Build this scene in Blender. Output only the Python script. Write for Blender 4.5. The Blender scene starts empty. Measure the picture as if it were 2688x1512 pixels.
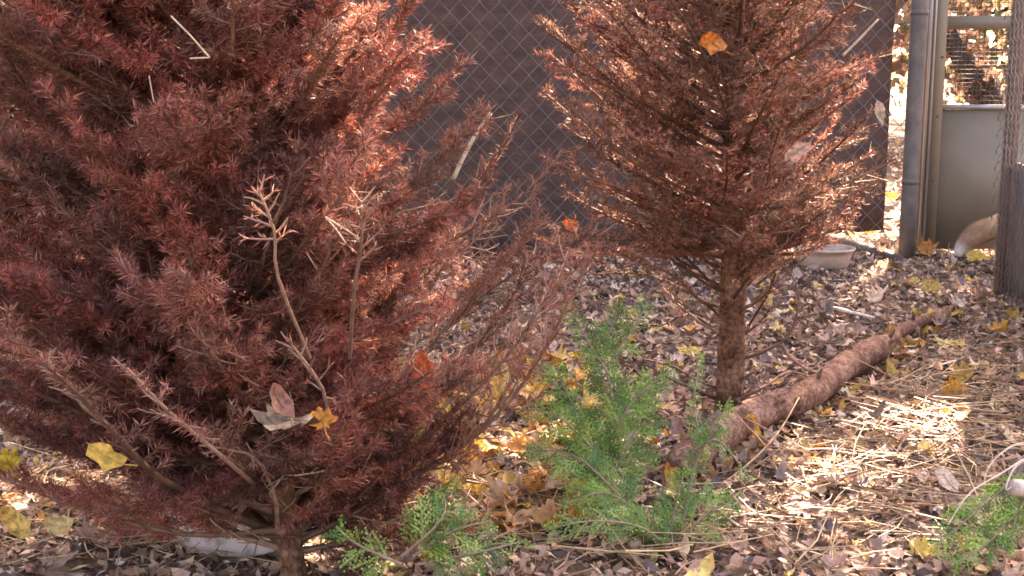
import bpy, math, random
import numpy as np
from mathutils import Vector, Matrix

random.seed(7)
rng = np.random.default_rng(11)
C = bpy.context.scene
COL = C.collection

# ------------------------------------------------------------------ camera
H, PITCH, F = 0.80, math.radians(9.5), 3245.0
cd = bpy.data.cameras.new('camera'); cam = bpy.data.objects.new('camera', cd); COL.objects.link(cam)
cam.location = (0, 0, H); cam.rotation_euler = (math.radians(90) - PITCH, 0, 0)
cd.sensor_width = 36; cd.lens = 36 * F / 2688; cd.clip_start = 0.02; cd.clip_end = 400
C.camera = cam
C.render.resolution_x = 1024; C.render.resolution_y = 576

# ------------------------------------------------------------------ sky, sun, exposure
SUN = Vector((0.42, 1.0, 0.80)).normalized()          # towards the sun
sun_el = math.asin(SUN.z); sun_az = math.atan2(SUN.x, SUN.y)
W = bpy.data.worlds.new('World'); C.world = W; W.use_nodes = True
nt = W.node_tree; bg = nt.nodes['Background']
sky = nt.nodes.new('ShaderNodeTexSky'); sky.sky_type = 'NISHITA'; sky.sun_disc = False
sky.sun_elevation = sun_el; sky.sun_rotation = sun_az; sky.dust_density = 4.0; sky.air_density = 1.0; sky.ozone_density = 0.6
nt.links.new(sky.outputs[0], bg.inputs[0]); bg.inputs[1].default_value = 0.135
sl = bpy.data.lights.new('sun', 'SUN'); sl.energy = 5.0; sl.angle = math.radians(0.5); sl.color = (1, 0.93, 0.82)
so = bpy.data.objects.new('sun', sl); COL.objects.link(so)
so.rotation_euler = SUN.to_track_quat('Z', 'Y').to_euler(); so.location = (3, 8, 8)
C.view_settings.view_transform = 'Standard'; C.view_settings.look = 'None'
C.view_settings.exposure = 3.05; C.view_settings.gamma = 1.0
try:
    C.view_settings.use_white_balance = True
    C.view_settings.white_balance_temperature = 8700
    C.view_settings.white_balance_tint = 27
except Exception:
    pass
C.cycles.max_bounces = 6; C.cycles.diffuse_bounces = 4; C.cycles.transparent_max_bounces = 8
C.cycles.sample_clamp_indirect = 6
C.cycles.use_denoising = True
C.cycles.filter_width = 1.7

# ------------------------------------------------------------------ pixel -> world (only for measuring the photograph)
cp, sp = math.cos(PITCH), math.sin(PITCH)
def ray(u, v):
    a = (u - 1344) / F; b = (756 - v) / F
    return Vector((a, cp + b * sp, -sp + b * cp))
def P(u, v, D):
    d = ray(u, v); return Vector((0, 0, H)) + d * (D / d.y)
def G(u, v, z=0.0):
    d = ray(u, v); return Vector((0, 0, H)) + d * ((z - H) / d.z)
def PD(u, v, D): return P(u * 1.0435, v * 1.0435, D)     # same, measured on the 2576 px view
def GD(u, v, z=0.0): return G(u * 1.0435, v * 1.0435, z)

def gz(x, y):
    x = np.asarray(x, float); y = np.asarray(y, float)
    z = 0.012*np.sin(2.3*x+1.1*y) + 0.010*np.sin(5.1*x-3.7*y+1) + 0.006*np.sin(11*x+7*y+2) + 0.004*np.sin(23*x-19*y)
    z = z + 0.003*np.sin(47*x+31*y+0.5)
    return z

# ------------------------------------------------------------------ mesh building
class MB:
    def __init__(s): s.v = []; s.f3 = []; s.f4 = []; s.c = []; s.n = 0; s.m3 = []; s.m4 = []; s.poly = []
    def add(s, v, f3=None, f4=None, col=(1,1,1), mat=0):
        v = np.asarray(v, np.float32).reshape(-1, 3); k = len(v)
        s.v.append(v)
        c = np.asarray(col, np.float32)
        if c.ndim == 1: c = np.tile(c[:3], (k, 1))
        s.c.append(c.astype(np.float32))
        if f3 is not None and len(f3):
            f = np.asarray(f3, np.int32).reshape(-1, 3) + s.n; s.f3.append(f); s.m3.append(np.full(len(f), mat, np.int32))
        if f4 is not None and len(f4):
            f = np.asarray(f4, np.int32).reshape(-1, 4) + s.n; s.f4.append(f); s.m4.append(np.full(len(f), mat, np.int32))
        s.n += k
    def build(s, name, mats, parent=None, smooth=False):
        me = bpy.data.meshes.new(name)
        V = np.concatenate(s.v); Cc = np.concatenate(s.c)
        f3 = np.concatenate(s.f3) if s.f3 else np.zeros((0, 3), np.int32)
        f4 = np.concatenate(s.f4) if s.f4 else np.zeros((0, 4), np.int32)
        me.vertices.add(len(V)); me.vertices.foreach_set('co', V.ravel())
        loops = np.concatenate([f3.ravel(), f4.ravel()]).astype(np.int32)
        me.loops.add(len(loops)); me.loops.foreach_set('vertex_index', loops)
        nf = len(f3) + len(f4); me.polygons.add(nf)
        st = np.concatenate([np.arange(len(f3)) * 3, len(f3) * 3 + np.arange(len(f4)) * 4]).astype(np.int32)
        me.polygons.foreach_set('loop_start', st)
        mi = np.concatenate((s.m3 + s.m4)) if (s.m3 or s.m4) else np.zeros(0, np.int32)
        me.polygons.foreach_set('material_index', mi.astype(np.int32))
        if smooth: me.polygons.foreach_set('use_smooth', np.ones(nf, bool))
        at = me.color_attributes.new('Col', 'FLOAT_COLOR', 'POINT')
        at.data.foreach_set('color', np.concatenate([Cc, np.ones((len(Cc), 1), np.float32)], 1).ravel())
        me.update(calc_edges=True); me.validate()
        for m in (mats if isinstance(mats, (list, tuple)) else [mats]): me.materials.append(m)
        o = bpy.data.objects.new(name, me); COL.objects.link(o)
        if parent is not None: o.parent = parent
        return o
    def tube(s, pts, rad, n=5, col=(1,1,1), mat=0, cap=True, wob=0.0):
        pts = np.asarray([tuple(p) for p in pts], float); k = len(pts)
        rad = np.broadcast_to(np.asarray(rad, float), (k,))
        t = np.gradient(pts, axis=0); t /= np.linalg.norm(t, axis=1)[:, None] + 1e-9
        ref = np.array([0, 0, 1.0]) if abs(t[:, 2]).mean() < 0.8 else np.array([1.0, 0, 0])
        a = np.cross(t, ref); a /= np.linalg.norm(a, axis=1)[:, None] + 1e-9
        b = np.cross(t, a)
        th = np.arange(n) * 2 * math.pi / n
        r = rad[:, None] * np.ones((1, n))
        if wob: r = r * (1 + wob * rng.normal(size=(k, n)))
        V = pts[:, None, :] + r[:, :, None] * (np.cos(th)[None, :, None] * a[:, None, :] + np.sin(th)[None, :, None] * b[:, None, :])
        i = np.arange(k - 1)[:, None] * n; j = np.arange(n)[None, :]; j2 = (j + 1) % n
        f = np.stack([i + j, i + j2, i + n + j2, i + n + j], -1).reshape(-1, 4)
        V = V.reshape(-1, 3); f3 = None
        if cap:
            V = np.concatenate([V, pts[:1], pts[-1:]]); q = np.arange(n); q2 = (q + 1) % n
            f3 = np.concatenate([np.stack([np.full(n, k*n), q2, q], -1), np.stack([np.full(n, k*n+1), (k-1)*n + q, (k-1)*n + q2], -1)])
        s.add(V, f3, f, col, mat)
    def box(s, c, sz, col=(1,1,1), mat=0, rz=0.0):
        x, y, z = np.array(sz) / 2
        V = np.array([[a*x, b*y, d*z] for a in (-1,1) for b in (-1,1) for d in (-1,1)])
        cr, sr = math.cos(rz), math.sin(rz)
        V = np.stack([V[:,0]*cr - V[:,1]*sr, V[:,0]*sr + V[:,1]*cr, V[:,2]], -1) + np.array(tuple(c))
        s.add(V, None, [[0,1,3,2],[4,6,7,5],[0,4,5,1],[2,3,7,6],[0,2,6,4],[1,5,7,3]], col, mat)
    def prism(s, quad, thick, col=(1,1,1), mat=0):
        """quad: 4 world points; extruded by vector thick"""
        q = np.array([tuple(p) for p in quad]); t = np.array(tuple(thick))
        s.add(np.concatenate([q, q + t]), None, [[0,1,2,3],[7,6,5,4],[0,4,5,1],[1,5,6,2],[2,6,7,3],[3,7,4,0]], col, mat)

def tag(o, label=None, cat=None, group=None, kind=None):
    if label: o['label'] = label
    if cat: o['category'] = cat
    if group: o['group'] = group
    if kind: o['kind'] = kind
    return o
def empty(name, loc, label, cat, group=None):
    o = bpy.data.objects.new(name, None); o.empty_display_size = 0.05; COL.objects.link(o); o.location = (0,0,0)
    return tag(o, label, cat, group)

# ------------------------------------------------------------------ materials
def new_mat(name):
    m = bpy.data.materials.new(name); m.use_nodes = True; n = m.node_tree
    for x in list(n.nodes): n.nodes.remove(x)
    out = n.nodes.new('ShaderNodeOutputMaterial'); return m, n, out
def noise(n, scale, detail=4, rough=0.6, vec=None, dist=0.0):
    t = n.nodes.new('ShaderNodeTexNoise'); t.inputs['Scale'].default_value = scale; t.inputs['Detail'].default_value = detail
    t.inputs['Roughness'].default_value = rough; t.inputs['Distortion'].default_value = dist
    if vec is not None: n.links.new(vec, t.inputs['Vector'])
    return t
def ramp(n, fac, stops):
    r = n.nodes.new('ShaderNodeValToRGB'); e = r.color_ramp.elements
    while len(e) < len(stops): e.new(0.5)
    for el, (p, c) in zip(e, stops): el.position = p; el.color = (*c, 1)
    n.links.new(fac, r.inputs[0]); return r
def objcoord(n, scale=(1,1,1)):
    tc = n.nodes.new('ShaderNodeTexCoord'); mp = n.nodes.new('ShaderNodeMapping'); mp.inputs['Scale'].default_value = scale
    n.links.new(tc.outputs['Object'], mp.inputs['Vector']); return mp.outputs[0]
def foliage_mat(name, trans=0.35, rough=0.5, spec=0.25, nscale=60, namt=0.5):
    m, n, out = new_mat(name)
    a = n.nodes.new('ShaderNodeAttribute'); a.attribute_name = 'Col'
    ns = noise(n, nscale, 3, 0.6, objcoord(n))
    mr = n.nodes.new('ShaderNodeMapRange'); mr.inputs[1].default_value = 0.25; mr.inputs[2].default_value = 0.75
    mr.inputs[3].default_value = 1 - namt; mr.inputs[4].default_value = 1 + namt; n.links.new(ns.outputs[0], mr.inputs[0])
    mx = n.nodes.new('ShaderNodeVectorMath'); mx.operation = 'SCALE'; n.links.new(a.outputs['Color'], mx.inputs[0]); n.links.new(mr.outputs[0], mx.inputs['Scale'])
    p = n.nodes.new('ShaderNodeBsdfPrincipled'); p.inputs['Roughness'].default_value = rough; p.inputs['Specular IOR Level'].default_value = spec
    n.links.new(mx.outputs[0], p.inputs['Base Color'])
    tr = n.nodes.new('ShaderNodeBsdfTranslucent'); n.links.new(mx.outputs[0], tr.inputs['Color'])
    ms = n.nodes.new('ShaderNodeMixShader'); ms.inputs[0].default_value = trans
    n.links.new(p.outputs[0], ms.inputs[1]); n.links.new(tr.outputs[0], ms.inputs[2]); n.links.new(ms.outputs[0], out.inputs[0])
    return m
def solid_mat(name, stops, scale=20, rough=0.7, bump=0.3, vscale=(1,1,1), metal=0.0, detail=6, spec=0.4, bscale=None, bdist=0.004):
    m, n, out = new_mat(name)
    vec = objcoord(n, vscale); t = noise(n, scale, detail, 0.65, vec)
    r = ramp(n, t.outputs[0], stops)
    p = n.nodes.new('ShaderNodeBsdfPrincipled'); p.inputs['Roughness'].default_value = rough; p.inputs['Metallic'].default_value = metal
    p.inputs['Specular IOR Level'].default_value = spec
    n.links.new(r.outputs[0], p.inputs['Base Color'])
    t2 = noise(n, bscale or scale * 3, 5, 0.7, vec)
    b = n.nodes.new('ShaderNodeBump'); b.inputs['Strength'].default_value = bump; b.inputs['Distance'].default_value = bdist
    n.links.new(t2.outputs[0], b.inputs['Height']); n.links.new(b.outputs[0], p.inputs['Normal'])
    n.links.new(p.outputs[0], out.inputs[0]); return m

M_needle = foliage_mat('dead_needles', 0.36, 0.5, 0.4, 9, 0.6)
M_leaf = foliage_mat('dry_leaf', 0.40, 0.55, 0.3, 110, 0.65)
M_litter = foliage_mat('litter', 0.15, 0.6, 0.3, 50, 0.45)
M_straw = foliage_mat('straw', 0.15, 0.45, 0.45, 30, 0.3)
M_green = foliage_mat('green_scale_leaves', 0.40, 0.45, 0.35, 40, 0.35)
def bark_mat(name, cols, vs=(60,60,25), flakes=90):
    m, n, out = new_mat(name); vec = objcoord(n)
    wn = noise(n, 14, 4, 0.6, vec); va = n.nodes.new('ShaderNodeVectorMath'); va.operation = 'MULTIPLY_ADD'
    n.links.new(wn.outputs['Color'], va.inputs[0]); va.inputs[1].default_value = (0.03,0.03,0.03); n.links.new(vec, va.inputs[2])
    mp = n.nodes.new('ShaderNodeMapping'); mp.inputs['Scale'].default_value = vs; n.links.new(va.outputs[0], mp.inputs['Vector'])
    vo = n.nodes.new('ShaderNodeTexVoronoi'); vo.feature = 'DISTANCE_TO_EDGE'; vo.inputs['Scale'].default_value = 1.0; n.links.new(mp.outputs[0], vo.inputs['Vector'])
    vc = n.nodes.new('ShaderNodeTexVoronoi'); vc.inputs['Scale'].default_value = 1.0; n.links.new(mp.outputs[0], vc.inputs['Vector'])
    crack = ramp(n, vo.outputs['Distance'], [(0.0,(0,0,0)),(0.10,(0.7,0.7,0.7)),(0.3,(1,1,1))])
    n1 = noise(n, 17, 6, 0.7, vec); n2 = noise(n, flakes, 4, 0.7, vec)
    ad = n.nodes.new('ShaderNodeMath'); ad.operation = 'MULTIPLY_ADD'; n.links.new(n2.outputs[0], ad.inputs[0]); ad.inputs[1].default_value = 0.45; 
    s2 = n.nodes.new('ShaderNodeMath'); s2.operation = 'MULTIPLY'; n.links.new(n1.outputs[0], s2.inputs[0]); s2.inputs[1].default_value = 0.55; n.links.new(s2.outputs[0], ad.inputs[2])
    cr_ = ramp(n, ad.outputs[0], [(0.38,cols[0]),(0.5,cols[1]),(0.62,cols[2])])
    mx = n.nodes.new('ShaderNodeMix'); mx.data_type = 'RGBA'; mx.blend_type = 'MULTIPLY'; mx.inputs[0].default_value = 0.22
    n.links.new(cr_.outputs[0], mx.inputs[6]); n.links.new(crack.outputs[0], mx.inputs[7])
    p = n.nodes.new('ShaderNodeBsdfPrincipled'); p.inputs['Roughness'].default_value = 0.9; p.inputs['Specular IOR Level'].default_value = 0.2; n.links.new(mx.outputs[2], p.inputs['Base Color'])
    b1 = n.nodes.new('ShaderNodeBump'); b1.inputs['Strength'].default_value = 0.35; b1.inputs['Distance'].default_value = 0.004; n.links.new(crack.outputs[0], b1.inputs['Height'])
    b2 = n.nodes.new('ShaderNodeBump'); b2.inputs['Strength'].default_value = 0.9; b2.inputs['Distance'].default_value = 0.006; n.links.new(ad.outputs[0], b2.inputs['Height']); n.links.new(b1.outputs[0], b2.inputs['Normal'])
    n.links.new(b2.outputs[0], p.inputs['Normal']); n.links.new(p.outputs[0], out.inputs[0]); return m
M_bark = bark_mat('fir_bark', [(0.05,0.022,0.015),(0.17,0.082,0.050),(0.36,0.20,0.125)], (95,95,30))
M_log = bark_mat('log_bark', [(0.05,0.022,0.016),(0.18,0.088,0.062),(0.38,0.24,0.19)], (60,24,60), 110)
M_twig = foliage_mat('twig_bark', 0.0, 0.7, 0.3, 60, 0.4)
M_greybark = solid_mat('grey_bark', [(0.3,(0.015,0.010,0.008)),(0.7,(0.05,0.035,0.028))], 12, 0.9, 0.8, (1,1,0.3))

# ------------------------------------------------------------------ ground (setting)
def axis(lo, a, b, hi, step, nout):
    inner = np.arange(a, b + 1e-6, step)
    g = np.linspace(0, 1, nout + 1)[1:] ** 2.2
    return np.concatenate([(a - g * (a - lo))[::-1], inner, b + g * (hi - b)])
xs = axis(-120, -2.6, 2.8, 120, 0.03, 22); ys = axis(-40, 1.2, 7.0, 200, 0.03, 26)
X, Y = np.meshgrid(xs, ys); Z = gz(X, Y)
g = MB(); nx = len(xs); ny = len(ys)
i, j = np.meshgrid(np.arange(ny - 1), np.arange(nx - 1), indexing='ij')
f = np.stack([i*nx+j, i*nx+j+1, (i+1)*nx+j+1, (i+1)*nx+j], -1).reshape(-1, 4)
g.add(np.stack([X, Y, Z], -1).reshape(-1, 3), None, f)
m, n, out = new_mat('forest_soil')
vec = objcoord(n)
t1 = noise(n, 5, 6, 0.65, vec); v1 = n.nodes.new('ShaderNodeTexVoronoi'); v1.inputs['Scale'].default_value = 38; n.links.new(vec, v1.inputs['Vector'])
v2 = n.nodes.new('ShaderNodeTexVoronoi'); v2.inputs['Scale'].default_value = 9; n.links.new(vec, v2.inputs['Vector'])
sc = n.nodes.new('ShaderNodeSeparateColor'); n.links.new(v1.outputs['Color'], sc.inputs[0])
r1 = ramp(n, sc.outputs[0], [(0.0,(0.03,0.018,0.012)),(0.45,(0.07,0.042,0.03)),(0.75,(0.16,0.10,0.065)),(0.92,(0.30,0.20,0.12))])
r0 = ramp(n, t1.outputs[0], [(0.35,(0.035,0.022,0.016)),(0.65,(0.10,0.062,0.044))])
mxx = n.nodes.new('ShaderNodeMix'); mxx.data_type = 'RGBA'; mxx.inputs[0].default_value = 0.55
n.links.new(r0.outputs[0], mxx.inputs[6]); n.links.new(r1.outputs[0], mxx.inputs[7])
p = n.nodes.new('ShaderNodeBsdfPrincipled'); p.inputs['Roughness'].default_value = 0.95; n.links.new(mxx.outputs[2], p.inputs['Base Color'])
b = n.nodes.new('ShaderNodeBump'); b.inputs['Strength'].default_value = 0.8; b.inputs['Distance'].default_value = 0.012
n.links.new(v1.outputs['Distance'], b.inputs['Height']); n.links.new(b.outputs[0], p.inputs['Normal']); n.links.new(p.outputs[0], out.inputs[0])
go = g.build('ground', m, smooth=True); tag(go, kind='structure')

# ------------------------------------------------------------------ leaf shapes
MAPLE = [(-90,0.22),(-60,0.46),(-38,0.60),(-24,0.52),(-12,0.70),(2,0.86),(12,0.74),(22,0.60),(34,0.72),(46,0.80),(54,0.92),(62,0.78),(72,0.66),(80,0.80),(90,1.02),
         (100,0.80),(108,0.66),(118,0.78),(126,0.92),(134,0.80),(146,0.72),(158,0.60),(168,0.74),(178,0.86),(192,0.70),(204,0.52),(218,0.60),(240,0.46)]
CRUMP = [(90,0.8),(60,0.6),(30,0.62),(0,0.4),(-30,0.5),(-65,0.75),(-90,0.6),(-125,0.45),(-160,0.6),(160,0.4),(125,0.7)]
OVAL = [(90,1.0),(65,0.78),(35,0.55),(0,0.45),(-35,0.5),(-70,0.72),(-90,0.95),(-110,0.72),(-145,0.5),(180,0.45),(145,0.55),(115,0.78)]
def leaf_geo(shape, size, curl, rs):
    pr = np.array(shape); a = np.radians(pr[:, 0]); r = pr[:, 1] * size * (1 + 0.10 * rs.normal(size=len(a)))
    ring = np.stack([r*np.cos(a), r*np.sin(a), np.zeros(len(a))], -1); mid = ring * 0.5
    V = np.concatenate([[[0,0,0]], mid, ring]); k = len(a)
    ph = rs.uniform(0, 6.28); c1 = curl * rs.uniform(0.4, 1.3); c2 = curl * rs.uniform(-0.8, 0.9)
    q = V / size; V[:, 2] = size * (c1 * (q[:,0]*math.cos(ph) + q[:,1]*math.sin(ph))**2 + c2 * (-q[:,0]*math.sin(ph) + q[:,1]*math.cos(ph))**2 + 0.10*curl*np.sin(7*q[:,0]+ph)*np.cos(6*q[:,1]))
    V[1+k:, 2] += size * 0.10 * curl * rs.normal(size=k)
    i = np.arange(k); i2 = (i + 1) % k
    f3 = np.stack([np.zeros(k, int), 1 + i, 1 + i2], -1)
    f4 = np.stack([1 + i, 1 + k + i, 1 + k + i2, 1 + i2], -1)
    return V, f3, f4
def rotm(rs, tilt):
    az = rs.uniform(0, 2*math.pi); R1 = Matrix.Rotation(az, 3, 'Z'); 
    R2 = Matrix.Rotation(tilt * rs.normal(), 3, 'X'); R3 = Matrix.Rotation(tilt * rs.normal(), 3, 'Y')
    return np.array(R2 @ R3 @ R1)

# ------------------------------------------------------------------ leaf litter (stuff)
LC = [(0.24,0.13,0.085),(0.36,0.21,0.14),(0.15,0.08,0.05),(0.48,0.31,0.21),(0.46,0.32,0.18),(0.28,0.16,0.12),(0.48,0.36,0.28),(0.09,0.05,0.04),(0.26,0.13,0.08),(0.06,0.035,0.03)]
def litter(n_chip, n_leaf, reg, mb, leafsize=(0.018, 0.05), chip=(0.006, 0.026), yellow=0.15):
    x = rng.uniform(reg[0], reg[1], n_chip); y = rng.uniform(reg[2], reg[3], n_chip)
    L = rng.uniform(chip[0], chip[1], n_chip); Wd = L * rng.uniform(0.15, 0.6, n_chip)
    th = rng.uniform(0, 6.283, n_chip); tl = rng.normal(0, 0.45, n_chip); rl = rng.normal(0, 0.6, n_chip)
    d = np.stack([np.cos(th)*np.cos(tl), np.sin(th)*np.cos(tl), np.sin(tl)], -1)
    s_ = np.stack([-np.sin(th), np.cos(th), np.zeros(n_chip)], -1)
    up = np.cross(d, s_); s2 = s_*np.cos(rl)[:,None] + up*np.sin(rl)[:,None]
    c = np.stack([x, y, gz(x, y) + rng.uniform(0.0, 0.014, n_chip)], -1)
    q = np.stack([c - d*L[:,None], c + s2*Wd[:,None], c + d*L[:,None], c - s2*Wd[:,None] + up*0.15*L[:,None]], 1)
    cols = (np.array(LC)[rng.integers(0, len(LC), n_chip)]*0.9 + 0.035) * rng.uniform(0.6, 1.8, (n_chip, 1))
    mb.add(q.reshape(-1, 3), None, np.arange(n_chip*4).reshape(-1, 4), np.repeat(cols, 4, 0))
    for k in range(n_leaf):
        s = rng.uniform(*leafsize); V, f3, f4 = leaf_geo((MAPLE, OVAL, CRUMP, CRUMP)[rng.integers(0,4)], s, rng.uniform(0.3, 1.4), rng)
        R = rotm(rng, 0.35); px, py = rng.uniform(reg[0], reg[1]), rng.uniform(reg[2], reg[3])
        V = V @ R.T + np.array([px, py, float(gz(px, py)) + 0.008 + abs(V[:,2]).max()*0.5])
        cc = (np.array(LC[rng.integers(0, len(LC))])*0.85 + 0.05) * rng.uniform(0.8, 1.9)
        if rng.random() < yellow: cc = np.array([(0.62,0.40,0.09),(0.60,0.45,0.16),(0.55,0.27,0.07)][rng.integers(0,3)]) * rng.uniform(0.8, 1.15)
        mb.add(V, f3, f4, cc)
mb = MB()
litter(48000, 2300, (-1.5, 2.0, 1.5, 3.6), mb, (0.010, 0.034), (0.004, 0.020), yellow=0.16)
litter(60000, 2600, (-2.4, 2.8, 3.6, 6.4), mb, (0.012, 0.040), (0.005, 0.022), yellow=0.16)
# more yellow leaves in the middle, between the two trees
for k in range(420):
    u, v = rng.uniform(980, 1560), rng.uniform(960, 1420); q = G(u, v)
    s = rng.uniform(0.018, 0.05); V, f3, f4 = leaf_geo(MAPLE if rng.random() < 0.4 else CRUMP, s, rng.uniform(0.4, 1.4), rng)
    V = V @ rotm(rng, 0.4).T + np.array([q.x, q.y, float(gz(q.x, q.y)) + 0.012 + abs(V[:,2]).max()*0.5])
    mb.add(V, f3, f4, np.array([(0.62,0.38,0.08),(0.62,0.45,0.16),(0.5,0.3,0.16),(0.5,0.34,0.26),(0.55,0.25,0.07)][rng.integers(0,5)]) * rng.uniform(0.8,1.2))
litter(26000, 2600, (-7, 9, 6.4, 17), mb, (0.04, 0.09), (0.02, 0.07), 0.35)
tag(mb.build('leaf_litter', M_litter), 'brown and yellow dead leaves and wood chips covering the ground', 'leaf litter', kind='stuff')

# ------------------------------------------------------------------ straw (stuff)
mb = MB()
def straw(nn, cu, cv, su, sv, lmin=0.04, lmax=0.19, zmax=0.03):
    for k in range(nn):
        u, v = rng.normal(cu, su), rng.normal(cv, sv)
        if v < 560: continue
        q = G(u, v); L = rng.uniform(lmin, lmax); th = rng.normal(0.2, 1.1) if rng.random() < 0.4 else rng.uniform(0, 6.28)
        z0 = float(gz(q.x, q.y)) + rng.uniform(0.006, zmax); ti = rng.normal(0, 0.16)
        d = np.array([math.cos(th), math.sin(th), ti]); c = np.array([q.x, q.y, z0 + abs(ti)*L*0.5])
        b = np.array([-d[1], d[0], 0]) * rng.normal(0, 0.06) * L
        cc = np.array([(0.42,0.27,0.14),(0.48,0.33,0.19),(0.28,0.16,0.09),(0.54,0.40,0.26)][rng.integers(0,4)]) * rng.uniform(0.7,1.1)
        w = rng.uniform(0.0006, 0.0016) * (0.5 + L*5)
        mb.tube([c - d*L/2, c + b, c + d*L/2], [w, w, w*0.7], 3, cc, cap=False)
straw(330, 2420, 1075, 150, 45); straw(330, 2300, 1240, 230, 90); straw(110, 2150, 1430, 300, 60); straw(50, 2560, 970, 90, 50)
straw(420, 1330, 1330, 120, 60, 0.03, 0.11); straw(420, 150, 1330, 190, 70, 0.03, 0.12); straw(160, 1500, 1420, 260, 50); straw(120, 420, 1440, 200, 50, 0.03, 0.12)
straw(160, 2300, 800, 220, 70, 0.03, 0.08, 0.015); straw(120, 2500, 700, 120, 40, 0.03, 0.09, 0.015); straw(150,1250,1150,140,90,0.03,0.08)
tag(mb.build('straw', M_straw), 'loose pale straw scattered over the ground', 'straw', kind='stuff')

# ------------------------------------------------------------------ fence, board, gate
def steel_mat(name, c1, c2, rough=0.5, metal=0.6): return solid_mat(name, [(0.3,c1),(0.7,c2)], 14, rough, 0.15, metal=metal)
M_galv = steel_mat('galvanised_steel', (0.085,0.074,0.068), (0.17,0.148,0.138), 0.7, 0.2)
M_wire = steel_mat('fence_wire', (0.12,0.11,0.10), (0.27,0.25,0.23), 0.6, 0.4)
M_rust = solid_mat('rust_brown_board', [(0.28,(0.060,0.038,0.034)),(0.5,(0.105,0.062,0.052)),(0.66,(0.16,0.085,0.063)),(0.8,(0.25,0.13,0.085))], 10, 0.85, 0.8, (1,1,2.2), detail=12, bscale=55, bdist=0.01)
M_door = solid_mat('painted_gate', [(0.3,(0.17,0.142,0.105)),(0.7,(0.22,0.185,0.14))], 5, 0.45, 0.12, detail=8)
M_frame = solid_mat('aluminium_frame', [(0.3,(0.30,0.29,0.28)),(0.7,(0.45,0.43,0.41))], 12, 0.4, 0.1, (1,1,0.2), metal=0.6)
M_panel = solid_mat('grey_panel', [(0.3,(0.13,0.122,0.12)),(0.7,(0.18,0.17,0.168))], 6, 0.6, 0.15)
M_rpost = solid_mat('rusty_post', [(0.3,(0.09,0.05,0.04)),(0.6,(0.17,0.10,0.075)),(0.8,(0.26,0.18,0.15))], 20, 0.8, 0.5, (1,1,0.4))
M_screen = steel_mat('hardware_cloth', (0.035,0.028,0.024), (0.08,0.065,0.055), 0.6, 0.4)

A = P(-250, 690, 5.25); B = P(2381, 640, 5.62)
A.z = 0; B.z = 0
fd = (B - A).normalized(); fn = Vector((fd.y, -fd.x, 0))          # fn faces the camera
def F3(s, z, off=0.0): return A + fd * s + Vector((0, 0, z)) + fn * off
def fs(u, v=600):                                                  # distance along the fence of the photo column u
    d = ray(u, v); t = (A.x * fn.x + A.y * fn.y) / (d.x * fn.x + d.y * fn.y); q = Vector((d.x*t, d.y*t, 0)); return (q - A).dot(fd)
def chain(mb, s0, s1, z0, z1, PT, w=0.075, r=0.0012, hooks=False, col=(1,1,1), twist=0.004):
    nw = int((s1 - s0) / w); nzg = int((z1 - z0) / w)
    for k in range(nw + 1):
        # zigzag: each half-diamond rises w/2
        pts = [PT(s0 + k*w + (w*0.5 if j % 2 else -w*0.5)*(0.98 if k % 2 else -0.98) + 0.002*math.sin(k*2.3+j*0.9), z0 + j*w*1.04, twist*(1 if (j//1) % 2 else -1)) for j in range(int((z1-z0)/(w*1.04)) + 1)]
        mb.tube(pts, r, 4, col, cap=False)
fence = empty('chain_link_fence', F3(0,0), 'long chain link fence across the back of the pen, in front of the brown board', 'fence')
mb = MB(); chain(mb, -0.6, (B-A).length - 0.02, 0.02, 2.5, F3, 0.043, 0.0020)
mb.build('wire_mesh', M_wire, fence)
mb = MB(); mb.tube([F3(-0.6,0.03,0.012), F3((B-A).length,0.03,0.012)], 0.0022, 5); mb.build('bottom_wire', M_wire, fence)
mb = MB(); mb.tube([F3(-0.6,2.5), F3((B-A).length,2.5)], 0.02, 10); mb.build('top_rail', M_galv, fence, True)
mb = MB(); zz = np.linspace(-0.05, 2.56, 9); mb.tube([(B.x, B.y, z) for z in zz], 0.037, 20, wob=0.004)
mb.tube([(B.x,B.y,2.56),(B.x,B.y,2.575),(B.x,B.y,2.60)], [0.042,0.042,0.015], 20)
mb.build('post', M_galv, fence, True)
for z in (0.35, 1.1, 1.9):
    mb = MB(); mb.tube([(B.x,B.y,z-0.011),(B.x,B.y,z+0.011)], 0.0395, 20); mb.build('tension_band', M_galv, fence, True)

# rusty board hung behind the fence, its lower edge off the ground
s0, s1 = fs(860), fs(2330)
def board_z(s): t = max(0, (s - fs(1850)) / (s1 - fs(1850))); return -0.03 + 0.15 * min(1, t*1.6)
mb = MB(); NB = 44
top = 2.3
vv = []
for q in range(NB + 1):
    s = s0 + (s1 - s0) * q / NB; zb = board_z(s) + 0.006*math.sin(q*1.3) + 0.003*math.sin(q*3.7)
    for zi in range(13):
        z = zb + (top - zb) * zi / 12
        wv = 0.010*math.sin(s*7 + zi*0.4) + 0.006*math.sin(s*19 + zi)
        vv.append(tuple(F3(s, z, -0.045 + wv)))
NZ = 13; fr = np.array(vv); bk = fr - np.array(tuple(fn)) * 0.012; nfv = len(fr)
faces = []
for q in range(NB):
    for zi in range(12):
        a = q*NZ + zi; faces.append([a, a+NZ, a+NZ+1, a+1]); faces.append([a+nfv+1, a+NZ+1+nfv, a+NZ+nfv, a+nfv])
    a = q*NZ; faces.append([a, a+nfv, a+NZ+nfv, a+NZ]); a = q*NZ + 12; faces.append([a, a+NZ, a+NZ+nfv, a+nfv])
for zi in range(12):
    a = NB*NZ + zi; faces.append([a, a+nfv, a+nfv+1, a+1]); a = zi; faces.append([a, a+1, a+nfv+1, a+nfv])
mb.add(np.concatenate([fr, bk]), None, faces)
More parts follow.
